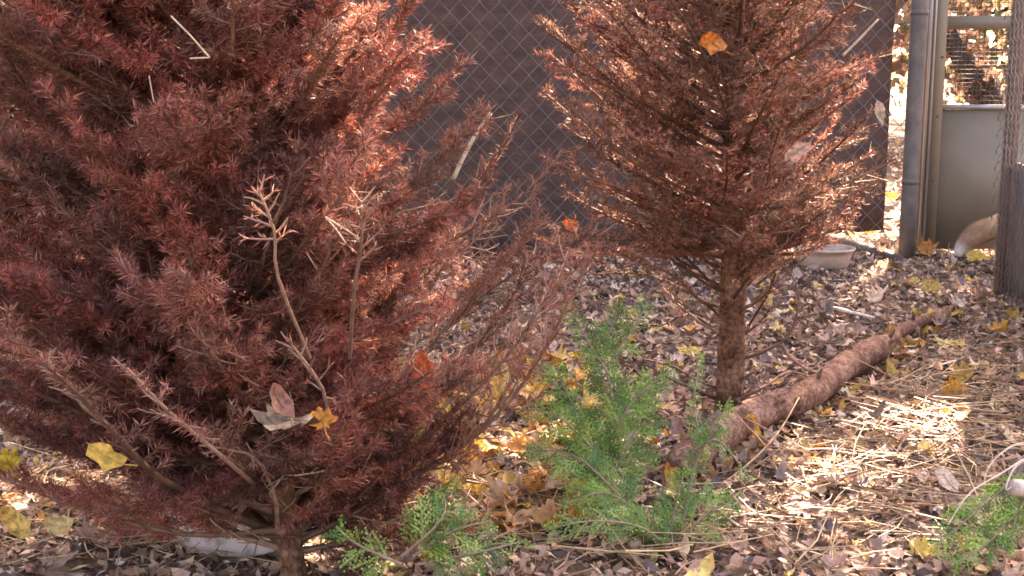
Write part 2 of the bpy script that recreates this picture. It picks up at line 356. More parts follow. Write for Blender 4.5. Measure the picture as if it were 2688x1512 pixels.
tag(mb.build('windbreak_board', M_rust, None, True), 'tall dark rust brown board hung behind the chain link fence', 'board')

# gate with mesh window and solid lower panel
DY = 5.78
def V3(u, v, D=DY): return P(u, v, D)
gate = empty('gate', V3(2440,640), 'grey painted gate with wire mesh window above a solid lower panel', 'gate')
zt = 2.15
def zof(v, D=DY): return P(2500, v, D).z
x_l = V3(2440, 285).x; x_r = x_l + 0.78; z_b = 0.02
sw = 0.054
mb = MB(); mb.box(((x_l + sw/2), DY, (z_b+zt)/2), (sw, 0.04, zt - z_b)); mb.build('stile', M_door, gate)
mb = MB(); mb.box(((x_r - sw/2), DY, (z_b+zt)/2), (sw, 0.04, zt - z_b)); mb.build('stile', M_door, gate)
zr = zof(288); zr2a, zr2b = zof(76), zof(42)
mb = MB(); mb.box(((x_l+x_r)/2, DY+0.004, (z_b+zr)/2), (x_r-x_l-2*sw, 0.022, zr-z_b)); mb.build('lower_panel', M_door, gate)
mb = MB(); mb.box(((x_l+x_r)/2, DY-0.002, zr+0.012), (x_r-x_l-2*sw-0.002, 0.036, 0.022)); mb.build('window_sill', M_frame, gate)
mb = MB(); mb.box(((x_l+x_r)/2, DY-0.002, (zr2a+zr2b)/2), (x_r-x_l-2*sw-0.002, 0.036, zr2b-zr2a)); mb.build('cross_rail', M_door, gate)
mb = MB(); mb.box(((x_l+x_r)/2, DY-0.002, zt-0.04), (x_r-x_l-2*sw-0.002, 0.036, 0.08)); mb.build('top_rail', M_door, gate)
for z0_, z1_ in ((zr+0.023, zr2a), (zr2b, zt-0.08)):
    mb = MB(); sx = 0.020
    xx = x_l + sw
    while xx < x_r - sw:
        mb.tube([(xx, DY, z0_-0.004), (xx+0.002*math.sin(xx*90), DY, z1_+0.004)], 0.0014, 4, cap=False); xx += sx
    zz_ = z0_
    while zz_ < z1_:
        mb.tube([(x_l+sw-0.004, DY-0.001, zz_), ((x_l+x_r)/2, DY-0.001, zz_+0.002*math.sin(zz_*60)), (x_r-sw+0.004, DY-0.001, zz_)], 0.0014, 4, cap=False); zz_ += sx
    mb.build('mesh_window', M_screen, gate)
for (u, v) in ((2457, 306), (2445, 474), (2470, 150)):
    q = V3(u, v); mb = MB(); mb.tube([(q.x, DY-0.020, q.z), (q.x, DY-0.025, q.z)], [0.006, 0.004], 10); mb.build('rivet', M_rpost, gate)
jf = empty('gateway', V3(2420,640), 'ribbed pale metal jamb and header standing between the round post and the gate', 'gateway')
mb = MB(); jx = V3(2413, 285).x; jw = x_l - 0.006 - jx
for k, (fx, dy) in enumerate(((0.10, 0.0), (0.34, -0.016), (0.58, 0.0), (0.82, -0.016))):
    mb.box((jx + jw*fx, DY-0.02+dy/2, 1.12), (jw*0.21, 0.05-dy, 2.24))
mb.box((jx + jw*0.5, DY+0.012, 1.12), (jw*0.98, 0.03, 2.238))
mb.build('jamb', M_frame, jf)
mb = MB(); mb.box(((jx+x_r)/2, DY, 2.275), (x_r-jx+0.10, 0.07, 0.07)); mb.build('header', M_frame, jf)
mb = MB(); mb.box((x_r+0.04, DY, 1.12), (0.06, 0.07, 2.24)); mb.build('jamb', M_frame, jf)

# side fence return at the right edge
Q0 = G(2628, 772); Q1 = G(2700, 828); rd = (Q1 - Q0); rd.z = 0; rd.normalize(); rn = Vector((rd.y, -rd.x, 0))
if rn.x > 0: rn = -rn
def R3(s, z, off=0.0): return Vector((Q0.x, Q0.y, 0)) + rd*s + Vector((0,0,z)) + rn*off
side = empty('side_fence', R3(0,0), 'chain link side fence with rusty brown end post at the right edge', 'fence')
mb = MB(); mb.tube([R3(0, z) for z in np.linspace(-0.05, 2.4, 8)], 0.027, 14, wob=0.01); mb.build('post', M_rpost, side, True)
mb = MB(); chain(mb, 0.02, 2.2, 0.03, 2.3, lambda s,z,o: R3(s, z, 0.040+o), 0.031, 0.0014)
for k in range(36):
    z = 0.05 + k*0.062; a = np.linspace(0, math.pi*1.5, 9)
    mb.tube([R3(-0.012 - 0.022*math.sin(t), z + 0.018*math.cos(t), 0.036+0.004*t) for t in a], 0.0016, 4, cap=False)
mb.build('wire_mesh', M_wire, side)
mb = MB(); mb.tube([R3(0,2.36), R3(2.2,2.36)], 0.019, 10); mb.build('top_rail', M_galv, side, True)
mb = MB(); pz0 = P(2650, 425, Q0.y).z
mb.prism([R3(0.035,-0.02,-0.012), R3(2.2,-0.02,-0.012), R3(2.2,pz0-0.05,-0.012), R3(0.035,pz0,-0.012)], tuple(-rn*0.012))
tag(mb.build('grey_sheet', M_panel), 'low smooth grey sheet fixed behind the side fence', 'panel')

# ------------------------------------------------------------------ bowl and tub
def lathe(mb, prof, c, n=48, squash=1.0, col=(1,1,1), wob=0.0):
    th = np.arange(n)*2*math.pi/n; k = len(prof)
    V = np.array([[[c[0]+r*math.cos(t)*(1+wob*math.sin(2*t+1)), c[1]+r*math.sin(t), c[2]+z] for t in th] for r, z in prof]).reshape(-1,3)
    i = np.arange(k-1)[:,None]*n; j = np.arange(n)[None,:]; j2 = (j+1)%n
    mb.add(V, None, np.stack([i+j, i+j2, i+n+j2, i+n+j], -1).reshape(-1,4), col)
def plastic(name, c, sss=0.3, rough=0.35):
    m, n, out = new_mat(name)
    t = noise(n, 18, 5, 0.6, objcoord(n)); r = ramp(n, t.outputs[0], [(0.30, tuple(x*y for x, y in zip(c, (0.45,0.38,0.32)))), (0.42, tuple(x*0.8 for x in c)), (0.6, c)])
    p = n.nodes.new('ShaderNodeBsdfPrincipled'); p.inputs['Roughness'].default_value = rough
    n.links.new(r.outputs[0], p.inputs['Base Color'])
    tr = n.nodes.new('ShaderNodeBsdfTranslucent'); n.links.new(r.outputs[0], tr.inputs[0])
    ms = n.nodes.new('ShaderNodeMixShader'); ms.inputs[0].default_value = sss
    n.links.new(p.outputs[0], ms.inputs[1]); n.links.new(tr.outputs[0], ms.inputs[2]); n.links.new(ms.outputs[0], out.inputs[0]); return m
M_bowl = plastic('cream_plastic', (0.68,0.54,0.45), 0.25); M_tub = plastic('white_plastic', (0.72,0.70,0.74), 0.15)
bc = G(2160, 716)
mb = MB(); lathe(mb, [(0.0,0.004),(0.098,0.004),(0.101,0.008),(0.112,0.040),(0.120,0.072),(0.128,0.075),(0.130,0.070),(0.128,0.064),(0.122,0.064),(0.114,0.040),(0.103,-0.002),(0.099,-0.006),(0.0,-0.006)], (bc.x, bc.y, float(gz(bc.x,bc.y))+0.010))
tag(mb.build('feeding_bowl', M_bowl, None, True), 'round cream plastic bowl on the ground beside the right dead tree', 'bowl')
tc = P(650, 1330, 2.12)
mb = MB(); tz = float(gz(tc.x,tc.y))
zr_ = 0.125 - tz
lathe(mb, [(0.0,0.014),(0.118,0.014),(0.123,0.02),(0.142,zr_-0.012),(0.144,zr_),(0.152,zr_+0.002),(0.156,zr_-0.003),(0.155,zr_-0.012),(0.148,zr_-0.014),(0.130,0.0),(0.126,-0.005),(0.0,-0.005)], (tc.x, tc.y, tz+0.006), 64)
tag(mb.build('plastic_tub', M_tub, None, True), 'round white plastic tub on the ground under the left dead tree', 'tub')

# ------------------------------------------------------------------ dead firs
NC = np.array([(0.29,0.080,0.055),(0.19,0.050,0.036),(0.40,0.13,0.09),(0.13,0.035,0.025),(0.46,0.22,0.15),(0.30,0.13,0.10)])
WOOD = [(0.16,0.085,0.055),(0.24,0.14,0.10),(0.11,0.055,0.035)]
def unit(v): return v / (np.linalg.norm(v) + 1e-9)
def needles(mb, pts, dens, L, w, tint, flat=0.5, col=None):
    """two-sided bottle brush of needles along a polyline, one thin triangle each"""
    pts = np.asarray(pts); seg = np.diff(pts, axis=0); sl_ = np.linalg.norm(seg, axis=1); tot = sl_.sum(); nn = int(tot * dens)
    if nn < 2: return
    t = np.sort(rng.uniform(0.02, 1, nn)) * tot; cs = np.concatenate([[0], np.cumsum(sl_)])
    k = np.clip(np.searchsorted(cs, t) - 1, 0, len(seg) - 1); fr_ = (t - cs[k]) / sl_[k]
    base = pts[k] + seg[k] * fr_[:, None]; d = seg[k] / sl_[k][:, None]
    ref = np.array([0, 0, 1.0]); a = np.cross(d, ref); a /= np.linalg.norm(a, axis=1)[:, None] + 1e-6; b_ = np.cross(a, d)
    side_ = np.where(rng.random(nn) < 0.5, 0, math.pi) + rng.normal(0, 1.3*(1-flat) + 0.35, nn) + 0.0
    rad = a * np.cos(side_)[:, None] + b_ * np.sin(side_)[:, None]
    ang = rng.uniform(0.7, 1.15, nn)
    nd = d * np.cos(ang)[:, None] + rad * np.sin(ang)[:, None] + rng.normal(0, 0.12, (nn, 3)); nd /= np.linalg.norm(nd, axis=1)[:, None]
    Ln = L * rng.uniform(0.55, 1.15, nn); sd = np.cross(nd, rng.normal(size=(nn, 3))); sd /= np.linalg.norm(sd, axis=1)[:, None] + 1e-6
    hw = w * 0.5
    mid = base + nd * (Ln*0.5)[:, None]
    V = np.stack([base, mid + sd*hw, base + nd*Ln[:, None], mid - sd*hw], 1).reshape(-1, 3)
    cc = NC[rng.integers(0, len(NC), nn)] if col is None else np.tile(col, (nn,1))
    cc = cc * tint * rng.uniform(0.7, 1.3, (nn, 1))
    mb.add(V, None, np.arange(nn*4).reshape(-1, 4), np.repeat(cc, 4, 0), 0)
def wander(p0, d, L, n=5, up=0.0, jit=0.12):
    pts = [np.array(p0)]; d = unit(np.array(d))
    for k in range(n):
        d = unit(d + np.array([0, 0, up/n]) + rng.normal(0, jit, 3)); pts.append(pts[-1] + d * L / n)
    return np.array(pts)
def interp(pts, t):
    pts = np.asarray(pts); k = min(int(t*(len(pts)-1)), len(pts)-2); f_ = t*(len(pts)-1) - k
    return pts[k]*(1-f_) + pts[k+1]*f_, unit(pts[k+1]-pts[k])
def smooth(pts, n=12):
    pts = np.asarray(pts); t = np.linspace(0, len(pts)-1, n); o = []
    for x in t:
        i1 = min(int(x), len(pts)-2); f_ = x - i1; p0 = pts[max(i1-1,0)]; p1 = pts[i1]; p2 = pts[i1+1]; p3 = pts[min(i1+2, len(pts)-1)]
        o.append(0.5*((2*p1) + (-p0+p2)*f_ + (2*p0-5*p1+4*p2-p3)*f_**2 + (-p0+3*p1-3*p2+p3)*f_**3))
    return np.array(o)

def fir_branch(cr, pts, r0, tw_len, tw_step, dens, nl, nw, needle_from=0.15, bare=0.06, tint=1.0, planar=True, nsides=5):
    """limb polyline with flat sprays of side twigs, all needled; cr = crown mesh (0 needles, 1 wood)"""
    hv = rng.uniform(0.85, 1.35); tint = np.array(tint) * ((rng.uniform(0.4, 1.35) if len(pts) < 9 else 1.0) * np.array([1, hv, hv*rng.uniform(0.93,1.08)]))
    pts = np.asarray(pts); L = np.linalg.norm(np.diff(pts, axis=0), axis=1).sum()
    wc = np.array(WOOD[rng.integers(0, 3)]) * rng.uniform(0.6, 1.15)
    cr.tube(pts, np.linspace(r0, max(r0*0.3, 0.0012), len(pts)), nsides, wc, 1, cap=False)
    nseg = max(int(L / tw_step), 2); dirn = unit(pts[-1]-pts[0])
    side0 = unit(np.cross(dirn, [0,0,1.0])); roll = rng.normal(0, 0.35); 
    upv = np.cross(side0, dirn); side = side0*math.cos(roll) + upv*math.sin(roll)
    if len(pts) > 2:
        k0 = int(len(pts)*needle_from*1.5); 
        if k0 < len(pts)-1: needles(cr, pts[k0:], dens*0.9, nl, nw, tint)
    for k in range(nseg):
        t = needle_from + (1 - needle_from) * (k + rng.random()*0.6) / nseg
        if t > 0.99: continue
        q, d = interp(pts, t); s_ = 1 if k % 2 else -1
        ang = rng.uniform(0.65, 1.0); dd = d*math.cos(ang) + side*s_*math.sin(ang) + rng.normal(0, 0.18, 3)
        ln = tw_len * (1.15 - 0.75*t) * rng.uniform(0.6, 1.25) * min(1.0, 0.5+t*2)
        tw = wander(q, dd, ln, 4, rng.uniform(0.0, 0.5), 0.08)
        isbare = rng.random() < bare
        tc_ = wc * 1.2 if not isbare else np.array((0.28,0.18,0.12))*rng.uniform(0.4,1.2)
        cr.tube(tw, np.linspace(0.0019, 0.0009, 5), 3, tc_, 1, cap=False)
        if not isbare: needles(cr, tw, dens, nl, nw, tint)
        if ln > 0.05:
            for s2 in (1, -1, 1, -1)[:2 + (ln > 0.08) * 2]:
                if rng.random() < 0.2: continue
                tt = rng.uniform(0.25, 0.75); q2, d2 = interp(tw, tt); an = rng.uniform(0.6, 0.95)
                sd2 = unit(np.cross(d2, np.cross(side, dirn)))
                d3 = d2*math.cos(an) + sd2*s2*math.sin(an) + rng.normal(0, 0.15, 3)
                t2 = wander(q2, d3, ln*rng.uniform(0.35, 0.6), 3, 0.1, 0.08)
                cr.tube(t2, [0.0012, 0.001, 0.0009, 0.0007], 3, tc_, 1, cap=False)
                if not isbare: needles(cr, t2, dens, nl, nw, tint)

def fir(name, label, base, height, lean, rfun, z0, nb, elev, tw_len, tw_step, dens, nl, nw, tr, extra=(), tint=1.0, skip=None, bare=0.06, bark=M_bark, zpow=1.0, low=None):
    root = empty(name, base, label, 'dead tree', 'dead brown fir trees')
    bx_, by_ = base[0], base[1]; ax = [np.array([bx_ + lean[0]*t + 0.006*math.sin(t*9), by_ + lean[1]*t, -0.03 + (height+0.03)*t]) for t in np.linspace(0, 1, 22)]
    tt_ = np.linspace(0,1,110); axf = smooth(ax, 110); rf_ = np.interp(tt_, np.linspace(0,1,22), np.linspace(tr*1.05, 0.006, 22)) * (1 + 0.09*np.maximum(0, np.sin(tt_*74))**6)
    mb = MB(); mb.tube(axf, rf_, 16, wob=0.03)
    if False: mb.tube(ax, np.linspace(tr*1.05, 0.006, 22) * np.array([1.18, 1.05] + [1+0.05*math.sin(k*1.9) for k in range(20)]), 16, wob=0.035)
    mb.build('trunk', bark, root, True)
    for z in np.arange(0.07, z0, 0.055):
        for q_ in range(rng.integers(1, 4)):
            a_ = rng.uniform(0, 6.28); q, _ = interp(ax, (z+0.03)/(height+0.03)); d = np.array([math.cos(a_), math.sin(a_), 0.5])
            mb = MB(); L_ = rng.uniform(0.012, 0.05); mb.tube(wander(q + d*tr*0.7, d, L_+tr*0.4, 3, 0.2, 0.1), [0.005,0.004,0.003,0.002], 7, wob=0.05); mb.build('branch_stub', bark, root)
    cr = MB(); ga = 2.39996
    for k in range(nb):
        z = z0 + (height*0.97 - z0) * ((k + rng.random()) / nb)**zpow; az = k*ga + rng.normal(0, 0.3)
        if skip and skip(z, az): continue
        q, _ = interp(ax, (z+0.03)/(height+0.03)); rr = rfun(z, az) * rng.uniform(0.72, 1.12)
        el = elev(z) + rng.normal(0, 0.12); d = np.array([math.cos(az)*math.cos(el), math.sin(az)*math.cos(el), math.sin(el)])
        if rr < 0.05: continue
        pts = wander(q, d, rr/max(math.cos(el), 0.4), 7, 0.35, 0.07)
        fir_branch(cr, pts, 0.0035 + 0.006*rr, tw_len*min(1.0, 0.5+rr), tw_step, dens, nl, nw, tint=tint, bare=bare)
    if low:
        n_, za, zb, rl = low
        for k in range(n_):
            z = rng.uniform(za, zb); az = k*ga + 1; q, _ = interp(ax, (z+0.03)/(height+0.03)); el = rng.uniform(0.05, 0.5)
            if math.sin(az) < -0.8 and rng.random() < 0.5: continue
            d = np.array([math.cos(az)*math.cos(el), math.sin(az)*math.cos(el), math.sin(el)]); rr = rl*rng.uniform(0.5, 1.1)*(0.5 if math.cos(az) > 0.25 else 1.0)
            fir_branch(cr, wander(q, d, rr, 7, 0.5, 0.10), 0.0048, 0.075, 0.026, dens*0.33, nl, nw, tint=tint, bare=0.45, needle_from=0.3)
    cr.build('crown', [M_needle, M_twig], root)
    for e in extra:
        mb = MB(); fir_branch(mb, e['pts'], e['r']*0.85, e.get('tw', 0.09), e.get('step', 0.03), e.get('dens', dens), nl, nw, e.get('from', 0.2), e.get('bare', 0.25), e.get('tint', tint), nsides=7)
        mb.build('branch', [M_needle, M_twig], root)
    return root, ax

def PL(*a): return np.array([tuple(PD(u, v, D)) for u, v, D in a])
# left, near
lb = Vector((-0.335, 1.84, 0))
left_extra = [
    dict(pts=smooth(PL((850,1150,2.1),(1000,960,2.2),(1150,800,2.3),(1270,660,2.35),(1360,560,2.35)), 14), r=0.0038, tw=0.13, step=0.019, **{'from':0.3}, dens=420, bare=0.3),
    dict(pts=smooth(PL((860,1100,2.15),(1050,900,2.25),(1220,740,2.35),(1380,640,2.4),(1500,590,2.4)), 14), r=0.0038, tw=0.13, step=0.019, **{'from':0.3}, dens=420, bare=0.3),
    dict(pts=smooth(PL((840,1000,2.2),(980,820,2.3),(1100,700,2.35),(1200,600,2.4),(1270,520,2.4)), 14), r=0.0038, tw=0.13, step=0.019, **{'from':0.3}, dens=420, bare=0.3),
    dict(pts=smooth(PL((900,1200,2.0),(1080,1060,2.05),(1240,900,2.1),(1370,780,2.1),(1430,640,2.1)), 14), r=0.0038, tw=0.13, step=0.019, **{'from':0.3}, dens=420, bare=0.3),
    dict(pts=smooth(PL((730,1340,1.85),(600,1310,1.78),(450,1270,1.74),(300,1240,1.70)), 12), r=0.004, tw=0.09, step=0.03, **{'from':0.2}, dens=500, bare=0.5),
    dict(pts=smooth(PL((740,1350,1.82),(620,1345,1.76),(520,1300,1.72),(430,1220,1.70)), 12), r=0.004, tw=0.08, step=0.03, **{'from':0.2}, dens=500, bare=0.4),
    dict(pts=smooth(PL((700,1290,1.9),(500,1180,1.95),(300,1090,1.95),(140,1000,1.95),(30,900,1.95)), 14), r=0.005, tw=0.13, step=0.018, **{'from':0.15}, dens=1500, bare=0.1),
    dict(pts=smooth(PL((690,1260,1.9),(480,1170,1.92),(280,1130,1.88),(120,1110,1.87),(-20,1040,1.87)), 14), r=0.005, tw=0.12, step=0.019, **{'from':0.2}, dens=1300, bare=0.15),
    dict(pts=smooth(PL((720,1200,1.9),(500,1060,2.0),(300,950,2.05),(100,850,2.05),(-40,760,2.05)), 14), r=0.005, tw=0.14, step=0.018, **{'from':0.15}, dens=1500, bare=0.1),
    dict(pts=smooth(PL((760,1330,1.82),(800,1240,1.72),(830,1150,1.66),(850,1080,1.62)), 12), r=0.004, tw=0.10, step=0.02, **{'from':0.1}, dens=1100, bare=0.15),
    dict(pts=smooth(PL((740,1330,1.8),(660,1230,1.68),(600,1150,1.6),(560,1080,1.56)), 12), r=0.004, tw=0.09, step=0.02, **{'from':0.15}, dens=1000, bare=0.2),
    dict(pts=smooth(PL((760,1320,2.02),(900,1225,1.98),(1100,1075,1.95),(1290,880,1.93),(1400,700,1.92)), 16), r=0.0058, tw=0.13, step=0.020, **{'from':0.25}, dens=260, bare=0.3),
    dict(pts=smooth(PL((770,1345,2.02),(950,1250,1.93),(1180,1110,1.88),(1340,930,1.86),(1480,660,1.85)), 16), r=0.0068, tw=0.13, step=0.020, **{'from':0.35}, dens=260, bare=0.3),
    dict(pts=smooth(PL((740,1290,2.05),(950,1130,2.1),(1150,930,2.15),(1280,760,2.2),(1340,640,2.2)), 14), r=0.0052, tw=0.12, step=0.020, **{'from':0.3}, dens=260, bare=0.3),
    dict(pts=smooth(PL((660,1330,1.8),(420,1215,1.58),(290,1090,1.47),(190,985,1.42),(110,915,1.38)), 12), r=0.0075, tw=0.06, step=0.022, **{'from':0.3}, dens=700, bare=0.3),
    dict(pts=smooth(PL((700,1270,1.75),(560,1150,1.55),(430,1040,1.47),(310,915,1.42)), 12), r=0.0045, tw=0.07, step=0.03, **{'from':0.45}, dens=500, bare=0.4),
    dict(pts=smooth(PL((720,1330,1.8),(480,1345,1.7),(240,1290,1.65),(30,1215,1.6)), 12), r=0.006, tw=0.10, step=0.025, **{'from':0.3}, dens=600, bare=0.2),
    dict(pts=smooth(PL((880,900,1.65),(890,740,1.52),(910,600,1.47),(905,500,1.45)), 10), r=0.0035, tw=0.055, step=0.026, **{'from':0.5}, dens=500, bare=0.2),
    dict(pts=smooth(PL((780,900,1.65),(700,700,1.5),(690,580,1.46),(650,480,1.44)), 10), r=0.003, tw=0.05, step=0.028, **{'from':0.55}, dens=450, bare=0.3),
    dict(pts=smooth(PL((850,650,2.2),(1000,540,2.25),(1150,500,2.3),(1250,400,2.3),(1300,300,2.3)), 12), r=0.004, tw=0.09, step=0.022, **{'from':0.3}, dens=500, bare=0.4),
    dict(pts=smooth(PL((900,700,2.2),(1100,620,2.25),(1280,520,2.25),(1420,380,2.3)), 12), r=0.004, tw=0.08, step=0.022, **{'from':0.25}, dens=600, bare=0.3),
    dict(pts=smooth(PL((800,1150,1.7),(820,1000,1.55),(720,850,1.5)), 8), r=0.004, tw=0.05, step=0.03, **{'from':0.5}, dens=300, bare=0.6),
    dict(pts=smooth(PL((700,1340,1.75),(690,1250,1.65),(640,1150,1.6),(500,1120,1.55)), 8), r=0.0045, tw=0.07, step=0.03, **{'from':0.4}, dens=500, bare=0.3),
]
def r_left(z, az):
    c = math.cos(az)                                  # +x is the right of the picture
    rt = np.interp(z, [0.05, 0.3, 0.5, 0.7, 0.9, 1.3], [0.30, 0.36, 0.38, 0.37, 0.38, 0.40])
    lf = np.interp(z, [0.05, 0.3, 0.9, 1.3], [0.52, 0.56, 0.50, 0.35])
    fr = np.interp(z, [0.05, 0.3, 1.3], [0.26, 0.34, 0.30])
    r = rt*max(c,0) + lf*max(-c,0) + fr*(1-abs(c))
    return r * (1 - max(0, z-1.0)*0.5)
fir('dead_fir_tree', 'large dead reddish brown fir closest to the camera, filling the left side', (lb.x, lb.y, 0), 1.75, (-0.26, 0.10),
    r_left, 0.07, 360, lambda z: 0.22 + 0.42*z, 0.125, 0.021, 1900, 0.017, 0.0012, 0.020, left_extra, tint=(1.0,0.93,0.98), zpow=1.7, bark=M_bark, skip=lambda z, az: z < 0.21 and math.sin(az) < 0.2 and (rng.random() < 0.8 or -2.9 < (az+math.pi)%(2*math.pi)-math.pi < -1.2))
# left, behind
b2 = G(180, 1010)
fir('dead_fir_tree', 'dead brown fir standing behind the large left one, against the fence', (b2.x, b2.y, 0), 1.9, (0.05, 0.03),
    lambda z, az: 0.72*(1-z*0.15), 0.1, 170, lambda z: 0.3, 0.16, 0.028, 750, 0.02, 0.0024, 0.028, tint=0.95, zpow=1.4)
# right
rb = G(1912, 1078)
right_extra = [
    dict(pts=smooth(PL((1850,905,3.02),(1920,885,2.95),(1990,835,2.9),(2005,720,2.88),(1930,610,2.85)), 14), r=0.006, tw=0.07, step=0.05, **{'from':0.45}, dens=180, bare=0.7),
    dict(pts=smooth(PL((1810,770,3.05),(1760,755,2.95),(1690,690,2.9),(1560,640,2.9),(1440,560,2.95)), 14), r=0.006, tw=0.11, step=0.03, **{'from':0.3}, dens=450, bare=0.3),
    dict(pts=smooth(PL((1815,800,3.05),(1750,745,3.0),(1620,690,3.05),(1480,690,3.1)), 12), r=0.005, tw=0.09, step=0.04, **{'from':0.4}, dens=350, bare=0.4),
    dict(pts=smooth(PL((1830,985,3.02),(1760,960,2.9),(1690,920,2.85),(1600,900,2.85)), 12), r=0.005, tw=0.06, step=0.05, **{'from':0.3}, dens=120, bare=0.8),
    dict(pts=smooth(PL((1815,1010,3.02),(1740,975,2.8),(1700,960,2.75),(1640,925,2.7)), 10), r=0.0065, tw=0.05, step=0.06, **{'from':0.4}, dens=100, bare=0.9),
    dict(pts=smooth(PL((1860,700,3.0),(1940,620,2.85),(1990,500,2.8),(1990,420,2.78),(1930,390,2.76)), 12), r=0.005, tw=0.05, step=0.03, **{'from':0.3}, dens=700, bare=0.1),
    dict(pts=smooth(PL((1900,720,3.05),(2000,640,3.05),(2090,560,3.05),(2180,465,3.05)), 12), r=0.0045, tw=0.08, step=0.03, **{'from':0.35}, dens=450, bare=0.3),
    dict(pts=smooth(PL((1890,760,3.02),(1990,680,3.0),(2070,600,3.0),(2110,500,3.0)), 12), r=0.004, tw=0.07, step=0.03, **{'from':0.35}, dens=350, bare=0.5),
    dict(pts=smooth(PL((1800,830,3.05),(1730,790,3.0),(1660,820,2.98),(1580,800,2.95)), 10), r=0.004, tw=0.06, step=0.04, **{'from':0.3}, dens=250, bare=0.5),
    dict(pts=smooth(PL((1870,840,3.02),(1950,690,2.85),(1870,600,2.8),(1790,500,2.78)), 10), r=0.0035, tw=0.05, step=0.04, **{'from':0.5}, dens=250, bare=0.5),
]
def r_right(z, az):
    if z < 0.36: return 0.2
    return (0.405 - 0.085*math.cos(az)) * np.interp(z,[0.36,0.45,0.9,1.7],[0.8,1.08,1.05,0.5])
fir('dead_fir_tree', 'dead brown fir on a bare upright trunk, right of centre before the board', (rb.x, rb.y, 0), 1.75, (-0.02, 0.0),
    r_right, 0.37, 240, lambda z: np.interp(z,[0.38,0.5,0.8],[0.12,0.32,0.55]), 0.11, 0.025, 900, 0.016, 0.0015, 0.034, right_extra, tint=(1.15,1.3,1.25), bare=0.2, zpow=1.35, low=(30, 0.16, 0.38, 0.38))

# ------------------------------------------------------------------ fallen log
logp = smooth(np.array([tuple(GD(u, v, z)) for u, v, z in ((1700,1185,0.03),(1790,1110,0.055),(1900,1045,0.06),(2040,985,0.055),(2160,905,0.055),(2230,860,0.05),(2310,815,0.05),(2400,772,0.045))]), 34)
logp = smooth(logp, 120); logp[:,2] += 0.004*np.sin(np.arange(120)*0.21) + 0.002*np.sin(np.arange(120)*0.63); logp[:,0] += 0.004*np.sin(np.arange(120)*0.17+1)
rad = 0.9*np.interp(np.linspace(0,1,120), [0,0.03,0.2,0.35,0.48,0.60,0.66,0.70,0.75,0.9,1.0], [0.028,0.042,0.043,0.038,0.040,0.043,0.044,0.030,0.024,0.021,0.015]) * (1 + 0.035*np.sin(np.arange(120)*0.8)*np.sin(np.arange(120)*0.23) + 0.02*rng.normal(size=120))
lg = empty('fallen_log', logp[0], 'fallen reddish brown trunk lying diagonally across the ground at right', 'log')
mb = MB(); mb.tube(logp, rad, 26, wob=0.022); mb.build('trunk', M_log, lg, True)
for k, (i_, dx, dz) in enumerate(((18,-0.4,0.9),(33,-0.7,0.7),(36,0.5,0.4),(52,0.2,1.0),(66,-0.3,0.9),(76,-0.8,0.5),(78,0.6,0.5),(84,0.3,0.8),(100,-0.2,0.9))):
    d = unit(np.array([dx, -0.4, dz])); q = logp[i_]
    mb = MB(); mb.tube([q + d*rad[i_]*0.7, q + d*(rad[i_]*0.7+0.02), q + d*(rad[i_]+0.030)], [0.007,0.005,0.003], 8, wob=0.05, col=(1,1,1)); mb.build('branch_stub', M_log, lg)

mb = MB()
for k in range(420):                                  # leaves and straw banked against the log
    i_ = rng.integers(2, 118); q = logp[i_]; dn = unit(np.array([logp[min(i_+1,119)][1]-logp[i_-1][1], -(logp[min(i_+1,119)][0]-logp[i_-1][0]), 0])); sd = -1 if rng.random() < 0.35 else 1
    off = (rad[i_] + abs(rng.normal(0, 0.016)) - 0.006)*sd; px, py = q[0]+dn[0]*off, q[1]+dn[1]*off
    s_ = rng.uniform(0.010, 0.032); V, f3, f4 = leaf_geo((OVAL, CRUMP, MAPLE)[rng.integers(0,3)], s_, rng.uniform(0.4,1.5), rng); V = V @ rotm(rng, 0.6).T + np.array([px, py, float(gz(px,py)) + rng.uniform(0.008, 0.028)])
    cc = np.array(LC[rng.integers(0,len(LC))])*rng.uniform(0.8,1.6) if rng.random() < 0.75 else np.array((0.58,0.36,0.09))*rng.uniform(0.7,1.1)
    mb.add(V, f3, f4, cc)
tag(mb.build('leaf_drift', M_litter), 'dry leaves banked along both sides of the fallen trunk', 'leaf litter', kind='stuff')

